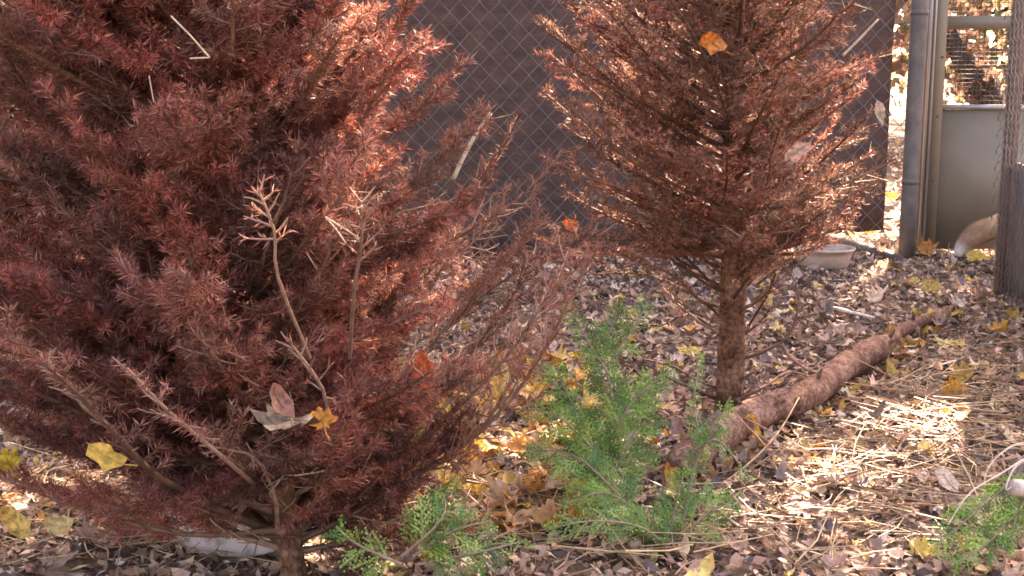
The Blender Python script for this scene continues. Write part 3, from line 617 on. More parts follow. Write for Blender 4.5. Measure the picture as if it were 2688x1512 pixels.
# ------------------------------------------------------------------ green cedar sprays
GC = [(0.09,0.21,0.04),(0.16,0.29,0.06),(0.07,0.17,0.055),(0.21,0.33,0.09)]
def scales(mb, pts, w, col, step=0.0035):
    pts = np.asarray(pts); seg = np.diff(pts, axis=0); sl_ = np.linalg.norm(seg, axis=1); tot = sl_.sum(); nn = max(int(tot/step), 2)
    t = np.linspace(0, 1, nn)*tot*0.999; cs = np.concatenate([[0], np.cumsum(sl_)]); k = np.clip(np.searchsorted(cs, t, 'right')-1, 0, len(seg)-1)
    q = pts[k] + seg[k]*((t-cs[k])/sl_[k])[:,None]; return q, seg[k]/sl_[k][:,None]
def cedar(mb, pts, nrm, fl, step=0.0078, tint=1.0):
    """stem with flat feathery fronds in the plane whose normal is nrm"""
    pts = np.asarray(pts); L = np.linalg.norm(np.diff(pts,axis=0),axis=1).sum()
    mb.tube(pts, np.linspace(0.0028, 0.0009, len(pts)), 5, (0.22,0.17,0.12), 1, cap=False)
    nf_ = int(L/step); allq = []; 
    for k in range(nf_):
        t = 0.12 + 0.88*k/nf_; q, d = interp(pts, min(t,0.995)); s_ = 1 if k%2 else -1
        nr = unit(nrm + rng.normal(0, 0.45, 3)); sd = unit(np.cross(d, nr))
        dd = unit(d*0.62 + sd*s_*0.78); ln = fl*(1.1-0.75*t)*rng.uniform(0.6,1.15)
        fr_ = wander(q, dd, ln, 5, -0.25, 0.05); sprig(mb, fr_, nr, ln, tint)
    sprig(mb, pts[-4:], nrm, fl*0.5, tint)
def sprig(mb, fr_, nr, ln, tint):
    base = np.array(GC[rng.integers(0,4)])*rng.uniform(0.75,1.25)*tint
    lines = [(fr_, 0.0013)]; m_ = max(int(ln/0.0062), 3)
    for j in range(m_):
        t = 0.1 + 0.88*j/m_; q, d = interp(fr_, t); sd = unit(np.cross(d, nr)); s_ = 1 if j%2 else -1
        l2 = ln*0.42*(1.1-0.8*t)*rng.uniform(0.7,1.2); d2 = unit(d*0.75+sd*s_*0.66+rng.normal(0,0.06,3))
        e = q + d2*l2; lines.append((np.array([q, (q+e)/2 + nr*0.001, e - np.array([0,0,0.08*l2])]), 0.0011))
        if l2 > 0.012:
            for s3 in (1,-1):
                q3 = q + d2*l2*0.45; d4 = unit(d2*0.75 + np.cross(d2,nr)*s3*0.6); lines.append((np.array([q3, q3+d4*l2*0.45]), 0.0009))
    for ln_, w in lines:
        ln_ = np.asarray(ln_)
        if len(ln_) < 2: continue
        q, d = scales(mb, ln_, w, None)
        sd = np.cross(d, nr); sd /= np.linalg.norm(sd,axis=1)[:,None]+1e-6; n_ = len(q); lw = w*1.8*rng.uniform(0.85,1.25,n_)[:,None]
        V = np.stack([q, q + d*0.0022 + sd*lw + nr*0.0004, q + d*0.0046, q + d*0.0022 - sd*lw - nr*0.0003], 1).reshape(-1,3)
        mb.add(V, None, np.arange(n_*4).reshape(-1,4), np.repeat(base*rng.uniform(0.8,1.25,(n_,1)), 4, 0), 0)
def cedar_branch(label, stems, group='green cedar branches', tint=1.0):
    root = empty('cedar_branch', (0,0,0), label, 'branch', group)
    for (pl, nrm, fl) in stems:
        mb = MB(); cedar(mb, smooth(pl, 14), unit(np.array(nrm)), fl, tint=tint); mb.build('spray', [M_green, M_twig], root)
    return root
up = (0.1,-0.8,0.6)
cedar_branch('tall green cedar branch leaning up in front of the bare trunk, topmost green tip', [
    (PL((1560,1150,2.32),(1540,1000,2.36),(1520,880,2.4),(1560,770,2.42)), up, 0.075),
    (PL((1530,940,2.38),(1480,860,2.38),(1430,770,2.4)), up, 0.06),
    (PL((1540,900,2.4),(1590,830,2.42),(1630,760,2.44)), (0.3,-0.8,0.5), 0.055)])
cedar_branch('green cedar branch spreading left of the fallen trunk, drooping dense middle spray', [
    (PL((1600,1330,2.15),(1520,1180,2.2),(1450,1040,2.25),(1400,930,2.3)), up, 0.08),
    (PL((1560,1250,2.15),(1450,1150,2.15),(1330,1130,2.18)), (0.0,-0.6,0.8), 0.08),
    (PL((1500,1140,2.2),(1420,1060,2.2),(1320,1020,2.25)), (0.1,-0.6,0.8), 0.07),
    (PL((1450,1040,2.25),(1390,960,2.3),(1340,900,2.3)), up, 0.04),
    (PL((1540,1200,2.2),(1600,1080,2.22),(1640,960,2.25)), (0.2,-0.8,0.5), 0.08),
    (PL((1540,1100,2.2),(1600,1000,2.22),(1690,930,2.25)), (0.2,-0.8,0.5), 0.06)])
cedar_branch('thin stemmed green cedar branch rising over the near end of the fallen trunk', [
    (PL((1700,1400,2.02),(1740,1200,2.1),(1760,1120,2.12),(1745,1000,2.15),(1770,890,2.2)), (0.5,-0.8,0.4), 0.03),
    (PL((1750,1130,2.1),(1810,1110,2.08),(1890,1210,2.05)), (0.0,-0.6,0.8), 0.04),
    (PL((1745,1180,2.1),(1800,1060,2.1),(1840,1020,2.1)), (0.2,-0.6,0.8), 0.03)])
cedar_branch('low green cedar branch lying flat on the straw at bottom centre', [
    (PL((1720,1400,2.0),(1620,1300,2.02),(1520,1240,2.03),(1420,1270,2.02)), (0,-0.5,0.9), 0.075),
    (PL((1700,1400,1.98),(1620,1330,1.95),(1500,1310,1.93),(1380,1330,1.92)), (0,-0.5,0.9), 0.06),
    (PL((1680,1380,2.0),(1700,1270,2.0),(1720,1190,2.0)), (0.2,-0.8,0.5), 0.06),
    (PL((1690,1390,2.0),(1780,1290,2.0),(1850,1270,2.0)), (0,-0.6,0.8), 0.06)])
cedar_branch('dark green cedar sprig at the lower right foot of the large left fir', [
    (PL((1010,1400,1.7),(1090,1330,1.7),(1120,1280,1.72),(1110,1230,1.75)), (0.1,-0.6,0.8), 0.07),
    (PL((1040,1400,1.7),(1130,1340,1.7),(1230,1310,1.72)), (0,-0.6,0.8), 0.06),
    (PL((1050,1420,1.7),(1200,1390,1.7),(1320,1360,1.72)), (0,-0.5,0.9), 0.05),
    (PL((1010,1420,1.68),(900,1370,1.68),(850,1330,1.68)), (0,-0.5,0.9), 0.05)])
cedar_branch('tiny green cedar sprig between brown branches beside the orange leaf', [
    (PL((1080,1120,2.35),(1060,1070,2.36),(1040,1025,2.37)), up, 0.035)])
cedar_branch('pale stemmed green cedar branch in the bottom right corner', [
    (PL((2560,1200,2.02),(2500,1250,2.0),(2440,1300,1.98),(2350,1380,1.95)), (0,-0.5,0.9), 0.07),
    (PL((2620,1240,2.0),(2540,1310,1.98),(2480,1370,1.95),(2400,1420,1.92)), (0,-0.5,0.9), 0.07),
    (PL((2640,1180,2.0),(2570,1260,1.98),(2540,1380,1.95)), (0.3,-0.6,0.8), 0.06)], tint=1.15)

# ------------------------------------------------------------------ sticks and twigs
def stick(name, label, pts, r0, r1, col, cat='twig', group=None, side=()):
    mb = MB(); P_ = smooth(pts, 12); mb.tube(P_, np.linspace(r0, r1, 12), 7, col, 0, wob=0.06)
    for (t, d, L) in side:
        q, _ = interp(P_, t); mb.tube(wander(q, np.array(d, float), L, 4, 0, 0.08), np.linspace(r1*1.3, r1*0.5, 5), 5, col, 0)
    return tag(mb.build(name, M_twig, None, True), label, cat, group)
def PG(*a): return np.array([tuple(GD(u, v, z)) for u, v, z in a])
tg = 'sticks and twigs on the ground'
stick('stick', 'pale split stick lying on the litter below the cream bowl', PG((2085,772,0.03),(2140,785,0.03),(2200,800,0.02)), 0.007, 0.005, (0.62,0.56,0.50), 'stick', tg)
stick('twig', 'thin grey forked twig reaching across the straw at bottom centre', PG((1240,1300,0.02),(1400,1305,0.03),(1560,1340,0.02),(1700,1365,0.02)), 0.0035, 0.002, (0.20,0.15,0.13), 'twig', tg, [(0.5,(0.5,0.5,0.2),0.06)])
stick('twig', 'thin twig resting slantwise over the fallen trunk in front of the bare trunk', PG((1845,1010,0.03),(1920,975,0.09),(1985,935,0.10),(2050,955,0.05)), 0.005, 0.002, (0.24,0.13,0.10), 'twig', tg, [(0.5,(0.6,0.3,0.3),0.08),(0.3,(-0.3,0.2,0.8),0.03)])
stick('twig', 'forked dry twig leaning on the near side of the fallen trunk', PG((1800,1230,0.01),(1890,1160,0.04),(1960,1085,0.08),(2010,1000,0.12)), 0.0022, 0.0014, (0.42,0.27,0.17), 'twig', tg, [(0.5,(-0.5,0.2,0.5),0.12),(0.5,(0.7,-0.2,0.1),0.09)])
stick('twig', 'short curled reddish twig standing out of the litter right of the bare trunk', PG((1965,865,0.05),(1985,895,0.02),(2030,930,0.01),(2060,940,0.0)), 0.006, 0.003, (0.25,0.12,0.09), 'twig', tg)
stick('dark_log', 'dark log lying on the ground behind the cream bowl', PG((2040,596,0.03),(2120,612,0.035),(2190,632,0.03),(2262,655,0.02)), 0.034, 0.026, (0.075,0.055,0.05), 'log')  # log in a single dark brown tone
stick('twig', 'pale bare twig pointing up and right from the top right of the right fir', PL((2120,140,3.0),(2160,100,3.0),(2210,48,3.0)), 0.0035, 0.0025, (0.50,0.40,0.30), 'twig', 'bare twigs on the right fir')
stick('twig', 'pale bare twig on the lower right side of the right fir, above the bowl', PL((2010,640,2.95),(2070,570,2.98),(2105,500,3.0)), 0.0035, 0.002, (0.55,0.44,0.33), 'twig', 'bare twigs on the right fir')
stick('cut_branch', 'pale barked cut branch stub at the right edge above the corner cedar', PL((2545,1225,1.95),(2600,1235,1.97),(2680,1240,1.99),(2760,1240,2.0)), 0.013, 0.016, (0.40,0.32,0.28), 'branch')
def stem(label, *a): return stick('dry_stem', label, PL(*a), 0.0016, 0.0011, (0.62,0.52,0.42), 'stem', 'pale bare stems in the bottom right corner')
stem('pale bare stem arching highest over the corner cedar', (2600,1110,2.0),(2540,1125,2.0),(2490,1170,2.0),(2475,1215,2.0))
stem('long pale bare stem running down to the left through the corner cedar', (2600,1140,1.98),(2520,1190,1.97),(2440,1240,1.96),(2385,1320,1.95))
stem('pale bare stem dropping steeply beside the cut branch stub', (2590,1150,1.96),(2550,1180,1.96),(2530,1230,1.95),(2545,1225,1.95))
# straws caught in the left fir
sg = 'dry grass stems caught in the left fir'
def gs(label, *a, r=0.0009): return stick('grass_stem', label, PL(*a), r, r*0.8, (0.42,0.33,0.23), 'grass stem', sg)
def bent(label, p0, p1, p2, D):
    mb = MB(); a, b_, c_ = [np.array(tuple(PD(*p, D))) for p in (p0, p1, p2)]
    mb.tube([a, (a*0.5+b_*0.5)+[0,0,0.0015], b_*0.98+a*0.02, b_, b_*0.97+c_*0.03, c_], 0.0010, 5, (0.46,0.37,0.24)); return tag(mb.build('grass_stem', M_twig), label, 'grass stem', sg)
bent('pale grass stem bent at a sharp angle high in the left fir', (430,40), (528,145), (478,147), 1.42)
bent('looped pale grass stem hooked over a twig in the middle of the left fir', (870,612), (818,545), (905,600), 1.42)
gs('short upright grass stem below the sharply bent one', (375,190,1.64),(382,230,1.64),(388,262,1.64))
gs('pale grass stem slanting out of the top of the left fir', (865,0,1.8),(835,22,1.8),(800,52,1.8))
gs('thick pale broken stick pointing up from the right edge of the left fir', (1140,450,2.25),(1190,350,2.28),(1235,285,2.3), r=0.004)

# ------------------------------------------------------------------ single large leaves
def leaf(label, q, s, normal, spin, col, shape=MAPLE, curl=0.5, stem_=True, seed=1, group='large fallen leaves'):
    rs = np.random.default_rng(seed); V, f3, f4 = leaf_geo(shape, s, curl, rs)
    nrm = Vector(normal).normalized(); Rm = nrm.to_track_quat('Z', 'Y').to_matrix() @ Matrix.Rotation(spin, 3, 'Z')
    o_ = np.array(tuple(q)); Rn = np.array(Rm)
    root = empty('leaf', q, label, 'leaf', group)
    mb = MB(); thick = np.concatenate([V, V + [0,0,0.0004]]); nV = len(V)
    mb.add(thick @ Rn.T + o_, np.concatenate([f3, f3[:, ::-1]+nV]), np.concatenate([f4, f4[:, ::-1]+nV]), np.array(col)*1.0)
    bl = mb.build('blade', M_leaf, root)
    mb = MB(); st = np.array([[0,0,0.0005],[0.02*s,-0.3*s,0.02*s],[0,-0.75*s,0.15*s],[0.1*s,-1.15*s,0.3*s]]); mb.tube(st @ Rn.T + o_, [0.0012,0.001,0.0009,0.0008], 5, np.array(col)*0.6); mb.build('stalk', M_twig, root)
    vb = MB()
    for ang, ln in ((90,0.95),(52,0.8),(128,0.8),(0,0.7),(180,0.7)) if shape is MAPLE else ((90,0.9),(-90,0.6)):
        a = math.radians(ang); n_ = 6; tt = np.linspace(0,1,n_)
        xy = np.stack([np.cos(a)*ln*s*tt, np.sin(a)*ln*s*tt], -1)
        # nearest blade height
        zz_ = [V[np.argmin(((V[:,:2]-p_)**2).sum(1)),2] for p_ in xy]
        vb.tube(np.stack([xy[:,0], xy[:,1], np.array(zz_)+0.0009], -1) @ Rn.T + o_, np.linspace(0.0009,0.0003,n_), 4, np.array(col)*0.65)
    vb.build('veins', M_twig, root)
    return root
def onG(u, v, z=0.02): return GD(u, v, z)
YL = (0.66,0.43,0.07); OR = (0.62,0.26,0.05); TN = (0.42,0.30,0.22); RD = (0.62,0.12,0.04); PK = (0.42,0.25,0.20)
leaf('vivid orange red leaf hanging upright between brown branches, centre left', PD(1067,935,1.72), 0.031, (0.1,-1,0.1), 0.1, (0.50,0.12,0.05), OVAL, 0.5, seed=3)
leaf('big grey tan maple leaf lying across the lower left fir branches', PD(735,1062,1.45), 0.060, (0.12,-0.02,1.0), 1.9, (0.15,0.11,0.085), MAPLE, 0.6, seed=4, group='leaves caught in the firs')
leaf('pinkish folded leaf standing upright above the grey tan maple leaf', PD(700,1008,1.46), 0.028, (0.6,-0.6,0.2), 0.4, (0.32,0.15,0.11), OVAL, 0.7, seed=5, group='leaves caught in the firs')
leaf('small orange leaf tip right of the grey tan maple leaf', PD(812,1062,1.44), 0.020, (0.2,-0.9,0.4), 0.2, OR, MAPLE, 0.5, seed=6, group='leaves caught in the firs')
leaf('golden yellow leaf caught low in the left fir beside a thick bare limb', PD(272,1152,1.42), 0.034, (0.2,-0.6,0.8), 0.9, (0.52,0.33,0.07), CRUMP, 0.6, seed=7, group='leaves caught in the firs')
leaf('bright yellow leaf at the far left edge under the fir', PD(22,1168,1.8), 0.028, (0.3,-0.6,0.7), 0.2, (0.60,0.42,0.05), MAPLE, 0.5, seed=8)
leaf('large golden leaf on the straw in the bottom left corner', PD(45,1325,1.75), 0.036, (0.1,-0.7,0.7), 0.7, (0.64,0.42,0.12), OVAL, 0.7, seed=9)
leaf('pale yellow curled leaf right of the golden one, bottom left', PD(160,1325,1.78), 0.034, (-0.4,-0.7,0.6), 1.7, (0.62,0.46,0.20), OVAL, 0.9, seed=10)
leaf('cluster-like bright orange leaf high at the left among sunlit twigs', PD(135,412,2.2), 0.040, (0.5,-0.7,0.5), 0.7, (0.62,0.17,0.05), CRUMP, 1.4, seed=11, group='leaves caught in the firs')
leaf('orange brown leaf leaning on the near side of the fallen trunk', onG(1893,1085,0.05), 0.042, (0.6,-0.9,0.3), 0.35, (0.62,0.33,0.07), OVAL, 0.5, seed=12)
leaf('orange leaf at the open near end of the fallen trunk', onG(1690,1200,0.03), 0.036, (0.5,-0.9,0.1), 0.5, (0.60,0.30,0.08), OVAL, 0.5, seed=13)
leaf('upright orange leaf at the back edge of the straw patch, right', onG(2395,985,0.035), 0.040, (0.1,-0.9,0.4), 0.1, (0.66,0.34,0.06), MAPLE, 0.5, seed=14)
leaf('yellow ochre leaf behind the upright orange one', onG(2425,945,0.03), 0.04, (-0.3,-0.8,0.5), 0.8, (0.60,0.38,0.10), MAPLE, 0.5, seed=15)
leaf('yellow leaf leaning just below the thin part of the fallen trunk', onG(2240,935,0.03), 0.038, (0.5,-0.8,0.4), 0.4, (0.60,0.42,0.14), OVAL, 0.6, seed=16)
leaf('ochre leaf perched on top of the fallen trunk where it thins', onG(2240,832,0.07), 0.036, (0.3,-0.9,0.3), 2.4, (0.56,0.33,0.10), OVAL, 0.3, seed=17)
leaf('small curled leaf, its glare painted in as a pale colour, on bare soil left of the flat brown maple leaf', onG(1868,1252,0.02), 0.022, (0.2,-0.5,0.8), 0.7, (0.66,0.48,0.36), CRUMP, 0.8, seed=40)  # the leaf's whitish orange glare is put into its base colour
leaf('flat dull brown maple leaf on bare soil at the bottom right of centre', onG(2030,1290,0.02), 0.055, (0,-0.1,1), 0.4, (0.30,0.17,0.14), MAPLE, 0.2, seed=18)
leaf('pale round leaf on the straw near the bottom right', onG(2385,1212,0.03), 0.040, (0,-0.4,0.9), 0.2, (0.45,0.36,0.30), OVAL, 0.25, seed=19)
leaf('orange leaf stuck in the chain link behind, between the two firs', PD(1437,575,3.1), 0.034, (-0.5,-0.7,0.3), 0.5, (0.55,0.20,0.07), CRUMP, 0.9, seed=20, group='leaves caught in the firs')
leaf('large orange leaf lodged high in the right fir', PD(1795,110,2.62), 0.042, (0.1,-0.9,-0.1), 1.0, (0.62,0.25,0.07), CRUMP, 0.6, seed=21, group='leaves caught in the firs')
leaf('pointed tan leaf in the middle of the right fir', PD(2005,382,2.6), 0.036, (-0.1,-0.9,0.2), 2.2, (0.52,0.33,0.25), OVAL, 0.5, seed=22, group='leaves caught in the firs')
leaf('small veined tan leaf on the right rim of the right fir', PD(2215,285,2.85), 0.03, (0.3,-0.9,0.2), 0.2, (0.50,0.38,0.28), OVAL, 0.4, seed=23, group='leaves caught in the firs')
leaf('yellow green maple leaf flat on the litter right of the fallen trunk', onG(2385,868,0.015), 0.052, (0,-0.15,1), 0.4, (0.52,0.44,0.16), MAPLE, 0.3, seed=24)
leaf('yellow maple leaf flat on the litter near the right edge', onG(2515,870,0.015), 0.05, (0.1,-0.15,1), 2.4, (0.60,0.42,0.10), MAPLE, 0.4, seed=25)
leaf('peach coloured leaf on the litter past the fallen trunk', onG(2285,792,0.015), 0.046, (0,-0.3,1), 1.4, (0.56,0.34,0.18), OVAL, 0.5, seed=26)
leaf('yellow leaf on the ground just behind the bare trunk at its left', onG(1735,885,0.015), 0.05, (0,-0.3,1), 0.4, (0.55,0.42,0.12), MAPLE, 0.3, seed=27)
leaf('rust orange leaf heaped at the foot of the round post', onG(2330,632,0.04), 0.06, (-0.1,-0.7,0.6), 0.4, (0.52,0.24,0.07), MAPLE, 0.7, seed=28)
leaf('rust orange leaf against the foot of the gate', onG(2385,612,0.04), 0.055, (0.2,-0.7,0.6), 1.4, (0.55,0.25,0.07), MAPLE, 0.7, seed=29)
leaf('broad yellow leaf on the ground under the animal tail', onG(2465,648,0.02), 0.075, (0,-0.3,1), 0.4, (0.62,0.44,0.10), MAPLE, 0.4, seed=30)
leaf('ochre leaf on the ground right of the cream bowl', onG(2235,672,0.02), 0.055, (0.2,-0.3,1), 0.4, (0.56,0.34,0.07), OVAL, 0.5, seed=31)
leaf('yellow leaf with turned up edge beyond the pale split stick', onG(2345,725,0.03), 0.05, (-0.4,-0.8,0.5), 0.9, (0.58,0.44,0.16), MAPLE, 0.5, seed=32)
leaf('ochre leaf beside the grey sheet at the right edge', onG(2555,800,0.02), 0.05, (0.1,-0.4,1), 0.9, (0.60,0.38,0.10), MAPLE, 0.5, seed=33)
leaf('dry curled leaf leaning on the base of the round post, bowl side', onG(2240,640,0.03), 0.035, (-0.5,-0.8,0.3), 1.9, (0.55,0.45,0.42), OVAL, 0.8, seed=34)

# ------------------------------------------------------------------ animal: only its tail shows past the side fence
an = empty('animal', P(2600,600,5.2), 'tan animal behind the side fence, only its bushy white tipped tail showing', 'animal')
T0 = P(2608, 600, 5.2); sk = bpy.data.meshes.new('body')
bx0 = T0.x + 0.02; by0 = 5.2
J = {'pel':(bx0+0.06,by0,0.27,0.075),'mid':(bx0+0.22,by0,0.265,0.07),'chest':(bx0+0.37,by0,0.265,0.082),'neck':(bx0+0.46,by0,0.33,0.052),'head':(bx0+0.54,by0,0.37,0.05),'muz':(bx0+0.61,by0,0.345,0.024),'nose':(bx0+0.655,by0,0.335,0.013)}
names = list(J); verts = [J[k][:3] for k in names]; rads = [J[k][3] for k in names]; edges = [(i_, i_+1) for i_ in range(len(names)-1)]
def chainv(start, arr):
    prev = start
    for x, y, z, r in arr:
        verts.append((x,y,z)); rads.append(r); edges.append((prev, len(verts)-1)); prev = len(verts)-1
for s in (-1, 1):
    chainv(0, [(bx0+0.07,by0+s*0.045,0.21,0.045),(bx0+0.10,by0+s*0.05,0.155,0.028),(bx0+0.035,by0+s*0.05,0.09,0.016),(bx0+0.05,by0+s*0.05,0.018,0.014),(bx0+0.075,by0+s*0.05,0.012,0.012)])
    chainv(2, [(bx0+0.37,by0+s*0.04,0.19,0.034),(bx0+0.365,by0+s*0.045,0.11,0.018),(bx0+0.37,by0+s*0.045,0.02,0.014),(bx0+0.395,by0+s*0.045,0.012,0.012)])
    chainv(4, [(bx0+0.535,by0+s*0.035,0.42,0.018),(bx0+0.53,by0+s*0.045,0.46,0.006)])
tail = [P(2640,575,5.2), P(2608,597,5.2), P(2578,606,5.2), P(2548,625,5.2), P(2530,645,5.2), P(2518,659,5.2)]
tr_ = [0.040, 0.050, 0.052, 0.044, 0.030, 0.010]
chainv(0, [(*tuple(q), r) for q, r in zip(tail, tr_)])
sk.from_pydata(verts, edges, []); sk.update()
bo = bpy.data.objects.new('body', sk); COL.objects.link(bo); bo.parent = an
md = bo.modifiers.new('skin', 'SKIN'); sv = sk.skin_vertices[0].data
for k, r in enumerate(rads): sv[k].radius = (r, r); sv[k].use_root = (k == 0)
bo.modifiers.new('sub', 'SUBSURF').levels = 2; bo.modifiers['sub'].render_levels = 2
tipx = P(2533, 650, 5.2)
m, n, out = new_mat('tan_fur')
tcn = n.nodes.new('ShaderNodeTexCoord'); sx_ = n.nodes.new('ShaderNodeSeparateXYZ'); n.links.new(tcn.outputs['Object'], sx_.inputs[0])
mr = n.nodes.new('ShaderNodeMapRange'); mr.inputs[1].default_value = tipx.x-0.018; mr.inputs[2].default_value = tipx.x+0.008; n.links.new(sx_.outputs['X'], mr.inputs[0])
rf = ramp(n, mr.outputs[0], [(0.0,(0.75,0.70,0.66)),(1.0,(0.36,0.22,0.135))])
p = n.nodes.new('ShaderNodeBsdfPrincipled'); p.inputs['Roughness'].default_value = 0.8; n.links.new(rf.outputs[0], p.inputs['Base Color']); n.links.new(p.outputs[0], out.inputs[0])
sk.materials.append(m)
mb = MB(); tl = smooth(np.array([tuple(q) for q in tail]), 30); trr = np.interp(np.linspace(0,1,30), np.linspace(0,1,6), tr_)
for k in range(9000):
    t = rng.random(); q, d = interp(tl, t*0.999); r = np.interp(t, np.linspace(0,1,30), trr)*0.9; a = rng.normal(size=3); a = unit(a - d*np.dot(a,d))
    b0 = q + a*r; L = rng.uniform(0.012, 0.026); e = b0 + unit(d*0.9 + a*0.35 + rng.normal(0,0.1,3))*L; w = unit(np.cross(d,a))*0.0007
    ft = min(max((q[0]-(tipx.x-0.014))/0.022,0),1); c_ = (np.array((0.75,0.70,0.66))*(1-ft) + np.array((0.38,0.23,0.14))*ft)*rng.uniform(0.75,1.25)
    mb.add([b0-w, b0+w, e], [[0,1,2]], None, c_)
mb.build('fur', M_straw, an)

# ------------------------------------------------------------------ autumn trees outside the pen (they shade the pen)
sunlit = [  # centres (world) and radii of gaps in the foliage as seen along the sun
    (GD(1665,1010,0.02), 0.13), (GD(2360,1050,0.02), 0.10), (GD(2180,1050,0.02), 0.07), (GD(2500,1070,0.02), 0.10), (GD(1940,1010,0.06),0.06), (PD(2180,480,3.05),0.10), (PD(1600,150,3.0),0.12), (PD(800,250,1.7),0.10), (PD(1000,520,1.9),0.10), (PD(350,60,1.9),0.09), (GD(1330,1240,0.02), 0.10), (GD(1230,1200,0.02),0.08), (GD(1440,1270,0.02), 0.08),
    (PD(1560,500,3.0), 0.20), (PD(1500,300,3.0), 0.17), (PD(1480,100,3.1), 0.15), (PD(1060,300,2.05), 0.17), (PD(960,80,2.05), 0.17), (PD(2130,300,3.1),0.12), (PD(1750,300,3.0),0.09), (PD(1380,1150,2.4),0.10), (PD(1000,1180,2.3),0.10), (GD(2200,1180,0.02),0.05), (PD(2050,560,3.1), 0.10), (PD(1240,380,2.3), 0.10), (PD(1620,640,3.0),0.11),
    (PD(130,300,2.4), 0.2), (PD(60,560,2.4), 0.16), (PD(300,700,1.9),0.06), (PD(120,800,1.9),0.07), (PD(600,420,1.8),0.06), (PD(1180,560,2.2),0.08), (PD(1700,420,3.0),0.07), (PD(1560,760,3.1),0.08), (PD(1150,640,2.2), 0.12), (GD(600,1230,0.1), 0.09), (GD(470,1270,0.1), 0.05), (GD(1100,1000,0.02), 0.10), (GD(60,1230,0.02), 0.12), (PD(2120,160,3.2), 0.08), (PD(1700,60,3.1),0.1),
    (GD(1400,950,0.02), 0.08)]
frs = np.random.default_rng(5)
for k in range(34): sunlit.append((PD(frs.uniform(0, 1150), frs.uniform(0, 1000), frs.uniform(1.55, 2.1)), frs.uniform(0.03, 0.06)))
for k in range(22): sunlit.append((PD(frs.uniform(1450, 2150), frs.uniform(0, 800), frs.uniform(2.75, 3.3)), frs.uniform(0.03, 0.07)))
for k in range(16): sunlit.append((GD(frs.uniform(1200, 2560), frs.uniform(760, 1330), 0.02), frs.uniform(0.02, 0.05)))
sv_ = np.array(tuple(SUN))
def leaf_cards(mb, cen, rad_, nleaf, size, cols, gate=True, flat=1.0):
    q = rng.normal(size=(nleaf*2, 3)); q /= np.linalg.norm(q, axis=1)[:, None]; q *= rng.uniform(0.25, 1, (nleaf*2, 1))**0.5
    c = np.array(cen) + q * np.array(rad_)
    # clumps: keep where a wavy field is high
    fld = np.sin(c[:,0]*2.1+c[:,2]*1.3) + np.sin(c[:,1]*1.9-c[:,2]*2.2+1) + np.sin(c[:,0]*4.1-c[:,1]*3.3)*0.6
    c = c[fld > rng.normal(-0.5, 0.6, len(c))][:nleaf]
    if gate:
        keep = np.ones(len(c), bool)
        for g_, r_ in sunlit:
            w_ = c - np.array(tuple(g_)); t = w_ @ sv_; dd = np.linalg.norm(w_ - t[:, None]*sv_, axis=1); keep &= ~((dd < r_ + 0.02) & (t > 0))
        c = c[keep]
    n_ = len(c); d = rng.normal(size=(n_,3)); d /= np.linalg.norm(d,axis=1)[:,None]; e = np.cross(d, rng.normal(size=(n_,3))); e /= np.linalg.norm(e,axis=1)[:,None]
    L = size*rng.uniform(0.6,1.3,(n_,1)); nn_ = np.cross(d, e)
    V = np.stack([c-d*L, c-d*L*0.2+e*L*0.7, c+d*L*0.15+e*L*0.35+nn_*L*0.2, c+d*L, c+d*L*0.15-e*L*0.35+nn_*L*0.2, c-d*L*0.2-e*L*0.7], 1).reshape(-1,3)
    k = np.arange(n_)[:,None]*6
    f4 = np.concatenate([k+np.array([[0,1,2,5]]), k+np.array([[2,3,4,5]])])
    cc = np.array(cols)[rng.integers(0,len(cols),n_)]*rng.uniform(0.7,1.2,(n_,1))
    mb.add(V, None, f4, np.repeat(cc,6,0))
YC = [(0.55,0.38,0.08),(0.45,0.34,0.10),(0.50,0.25,0.06),(0.25,0.28,0.08)]; GRC = [(0.14,0.20,0.05),(0.22,0.26,0.07),(0.45,0.36,0.10)]
def tree(label, x, y, r, h, crowns, nleaf, cols, size=0.06, lean=0.0, gate=True):
    root = empty('autumn_tree', (x,y,0), label, 'tree', 'trees outside the pen')
    mb = MB(); zz = np.linspace(-0.1, h, 14); mb.tube([(x+lean*z+0.04*math.sin(z*1.1), y+0.03*math.sin(z*0.9), z) for z in zz], np.linspace(r*1.2, r*0.25, 14), 14, wob=0.04); mb.build('trunk', M_greybark, root, True)
    mb = MB(); wb = MB()
    for (cx, cy, cz, rx, ry, rz) in crowns:
        leaf_cards(mb, (cx,cy,cz), (rx,ry,rz), nleaf, size, cols, gate)
        for q in range(9):
            a = rng.normal(size=3); a = unit(a)*np.array([rx,ry,rz])*0.8; s_ = np.array([x+lean*cz*0.7, y, min(cz*0.7, h*0.9)]); e = np.array([cx,cy,cz])+a
            wb.tube([s_, s_*0.5+e*0.5+rng.normal(0,0.12,3), e], [r*0.35, r*0.18, 0.01], 6)
    mb.build('crown', M_leaf, root); wb.build('limb', M_greybark, root, True)
    return root
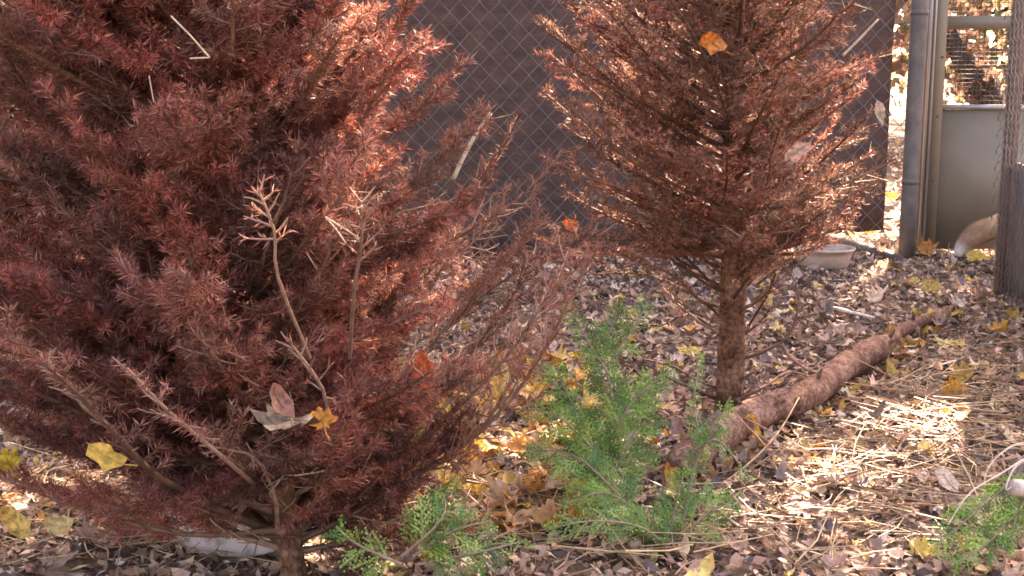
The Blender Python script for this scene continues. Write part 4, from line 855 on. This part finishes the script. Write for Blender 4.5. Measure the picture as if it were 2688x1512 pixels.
# canopy along the sun path: pen points shifted by t*SUN
tree('yellow leaved tree shading the pen from beyond the brown board, its crown above the frame', 3.6, 8.6, 0.14, 6.5, [(2.9,7.3,4.4,2.0,1.6,1.3),(4.3,9.4,5.2,1.7,1.6,1.3)], 4200, YC, 0.06)
tree('orange and yellow tree beyond the board further left, crown above the frame', 0.6, 9.2, 0.12, 6.5, [(0.9,7.6,4.4,1.6,1.6,1.3),(1.6,9.6,5.6,1.6,1.5,1.2)], 4200, YC, 0.06)
tree('slim greenish yellow tree beyond the far left fence', -2.6, 9.8, 0.09, 6.0, [(-1.6,8.6,4.6,1.6,1.5,1.4),(-2.8,10.2,3.8,1.4,1.3,1.5)], 3800, YC+GRC, 0.06)
FC = [(0.22,0.13,0.09),(0.30,0.20,0.14),(0.17,0.10,0.07),(0.20,0.18,0.09)]
GRC = [(0.10,0.12,0.05),(0.30,0.22,0.13)]
far = 'seen beyond the fence'
tree('low leafy tree in the sun '+far+', behind the left firs', -4.5, 13, 0.12, 4, [(-4.5,13,2.4,2.4,1.6,1.9),(-2.6,14.5,1.8,1.8,1.4,1.5)], 2600, FC, 0.09, gate=False)
tree('leafy green and yellow tree in the sun through the gate mesh', 6.6, 15.5, 0.13, 5, [(6.2,15,2.6,2.2,1.6,1.9),(8.4,16,2.2,2.0,1.5,1.8)], 2600, FC+GRC, 0.09, gate=False)
tree('broad orange tree far behind the gate', 5.0, 20, 0.2, 7, [(5.0,20,3.4,3.4,2.2,2.8)], 5000, FC, 0.12, gate=False)
tree('broad yellow tree far behind the left firs', -6.5, 19, 0.2, 7, [(-6.5,19,3.4,3.4,2.2,2.8)], 5000, FC, 0.12, gate=False)
mb = MB()
for k in range(26):
    x_ = -26 + k*2.1 + rng.normal(0,0.5); y_ = 26 + rng.uniform(-3, 3); leaf_cards(mb, (x_,y_,2.6), (2.2,1.5,3.2), 700, 0.15, FC, False)
for k in range(24):
    x_ = -22 + k*2.0; mb.tube([(x_, 27, -0.1), (x_+rng.normal(0,0.3), 27, 6.5)], [0.14,0.07], 8, (0.10,0.07,0.055))
tag(mb.build('distant_woods', M_leaf), 'brown autumn woods far beyond the pen', 'woods', kind='stuff')
lt = empty('leaning_tree', V3(2600,560,7), 'dark leaning trunk with clinging brown leaves seen through the gate mesh', 'tree', 'trees outside the pen')
lp = smooth(np.array([tuple(V3(2380,-150,7.7)), tuple(V3(2470,60,7.6)), tuple(V3(2540,170,7.4)), tuple(V3(2600,260,7.2)), tuple(V3(2680,420,7.0)), tuple(V3(2730,660,6.9))]), 24)
mb = MB(); mb.tube(lp, np.linspace(0.055,0.085,24), 14, wob=0.08); mb.build('trunk', M_greybark, lt, True)
mb = MB()
for k in range(0, 24, 2):
    leaf_cards(mb, tuple(lp[k]), (0.16,0.14,0.15), 55, 0.035, [(0.16,0.09,0.06),(0.24,0.14,0.09),(0.10,0.06,0.045)], False)
mb.build('foliage', M_leaf, lt)
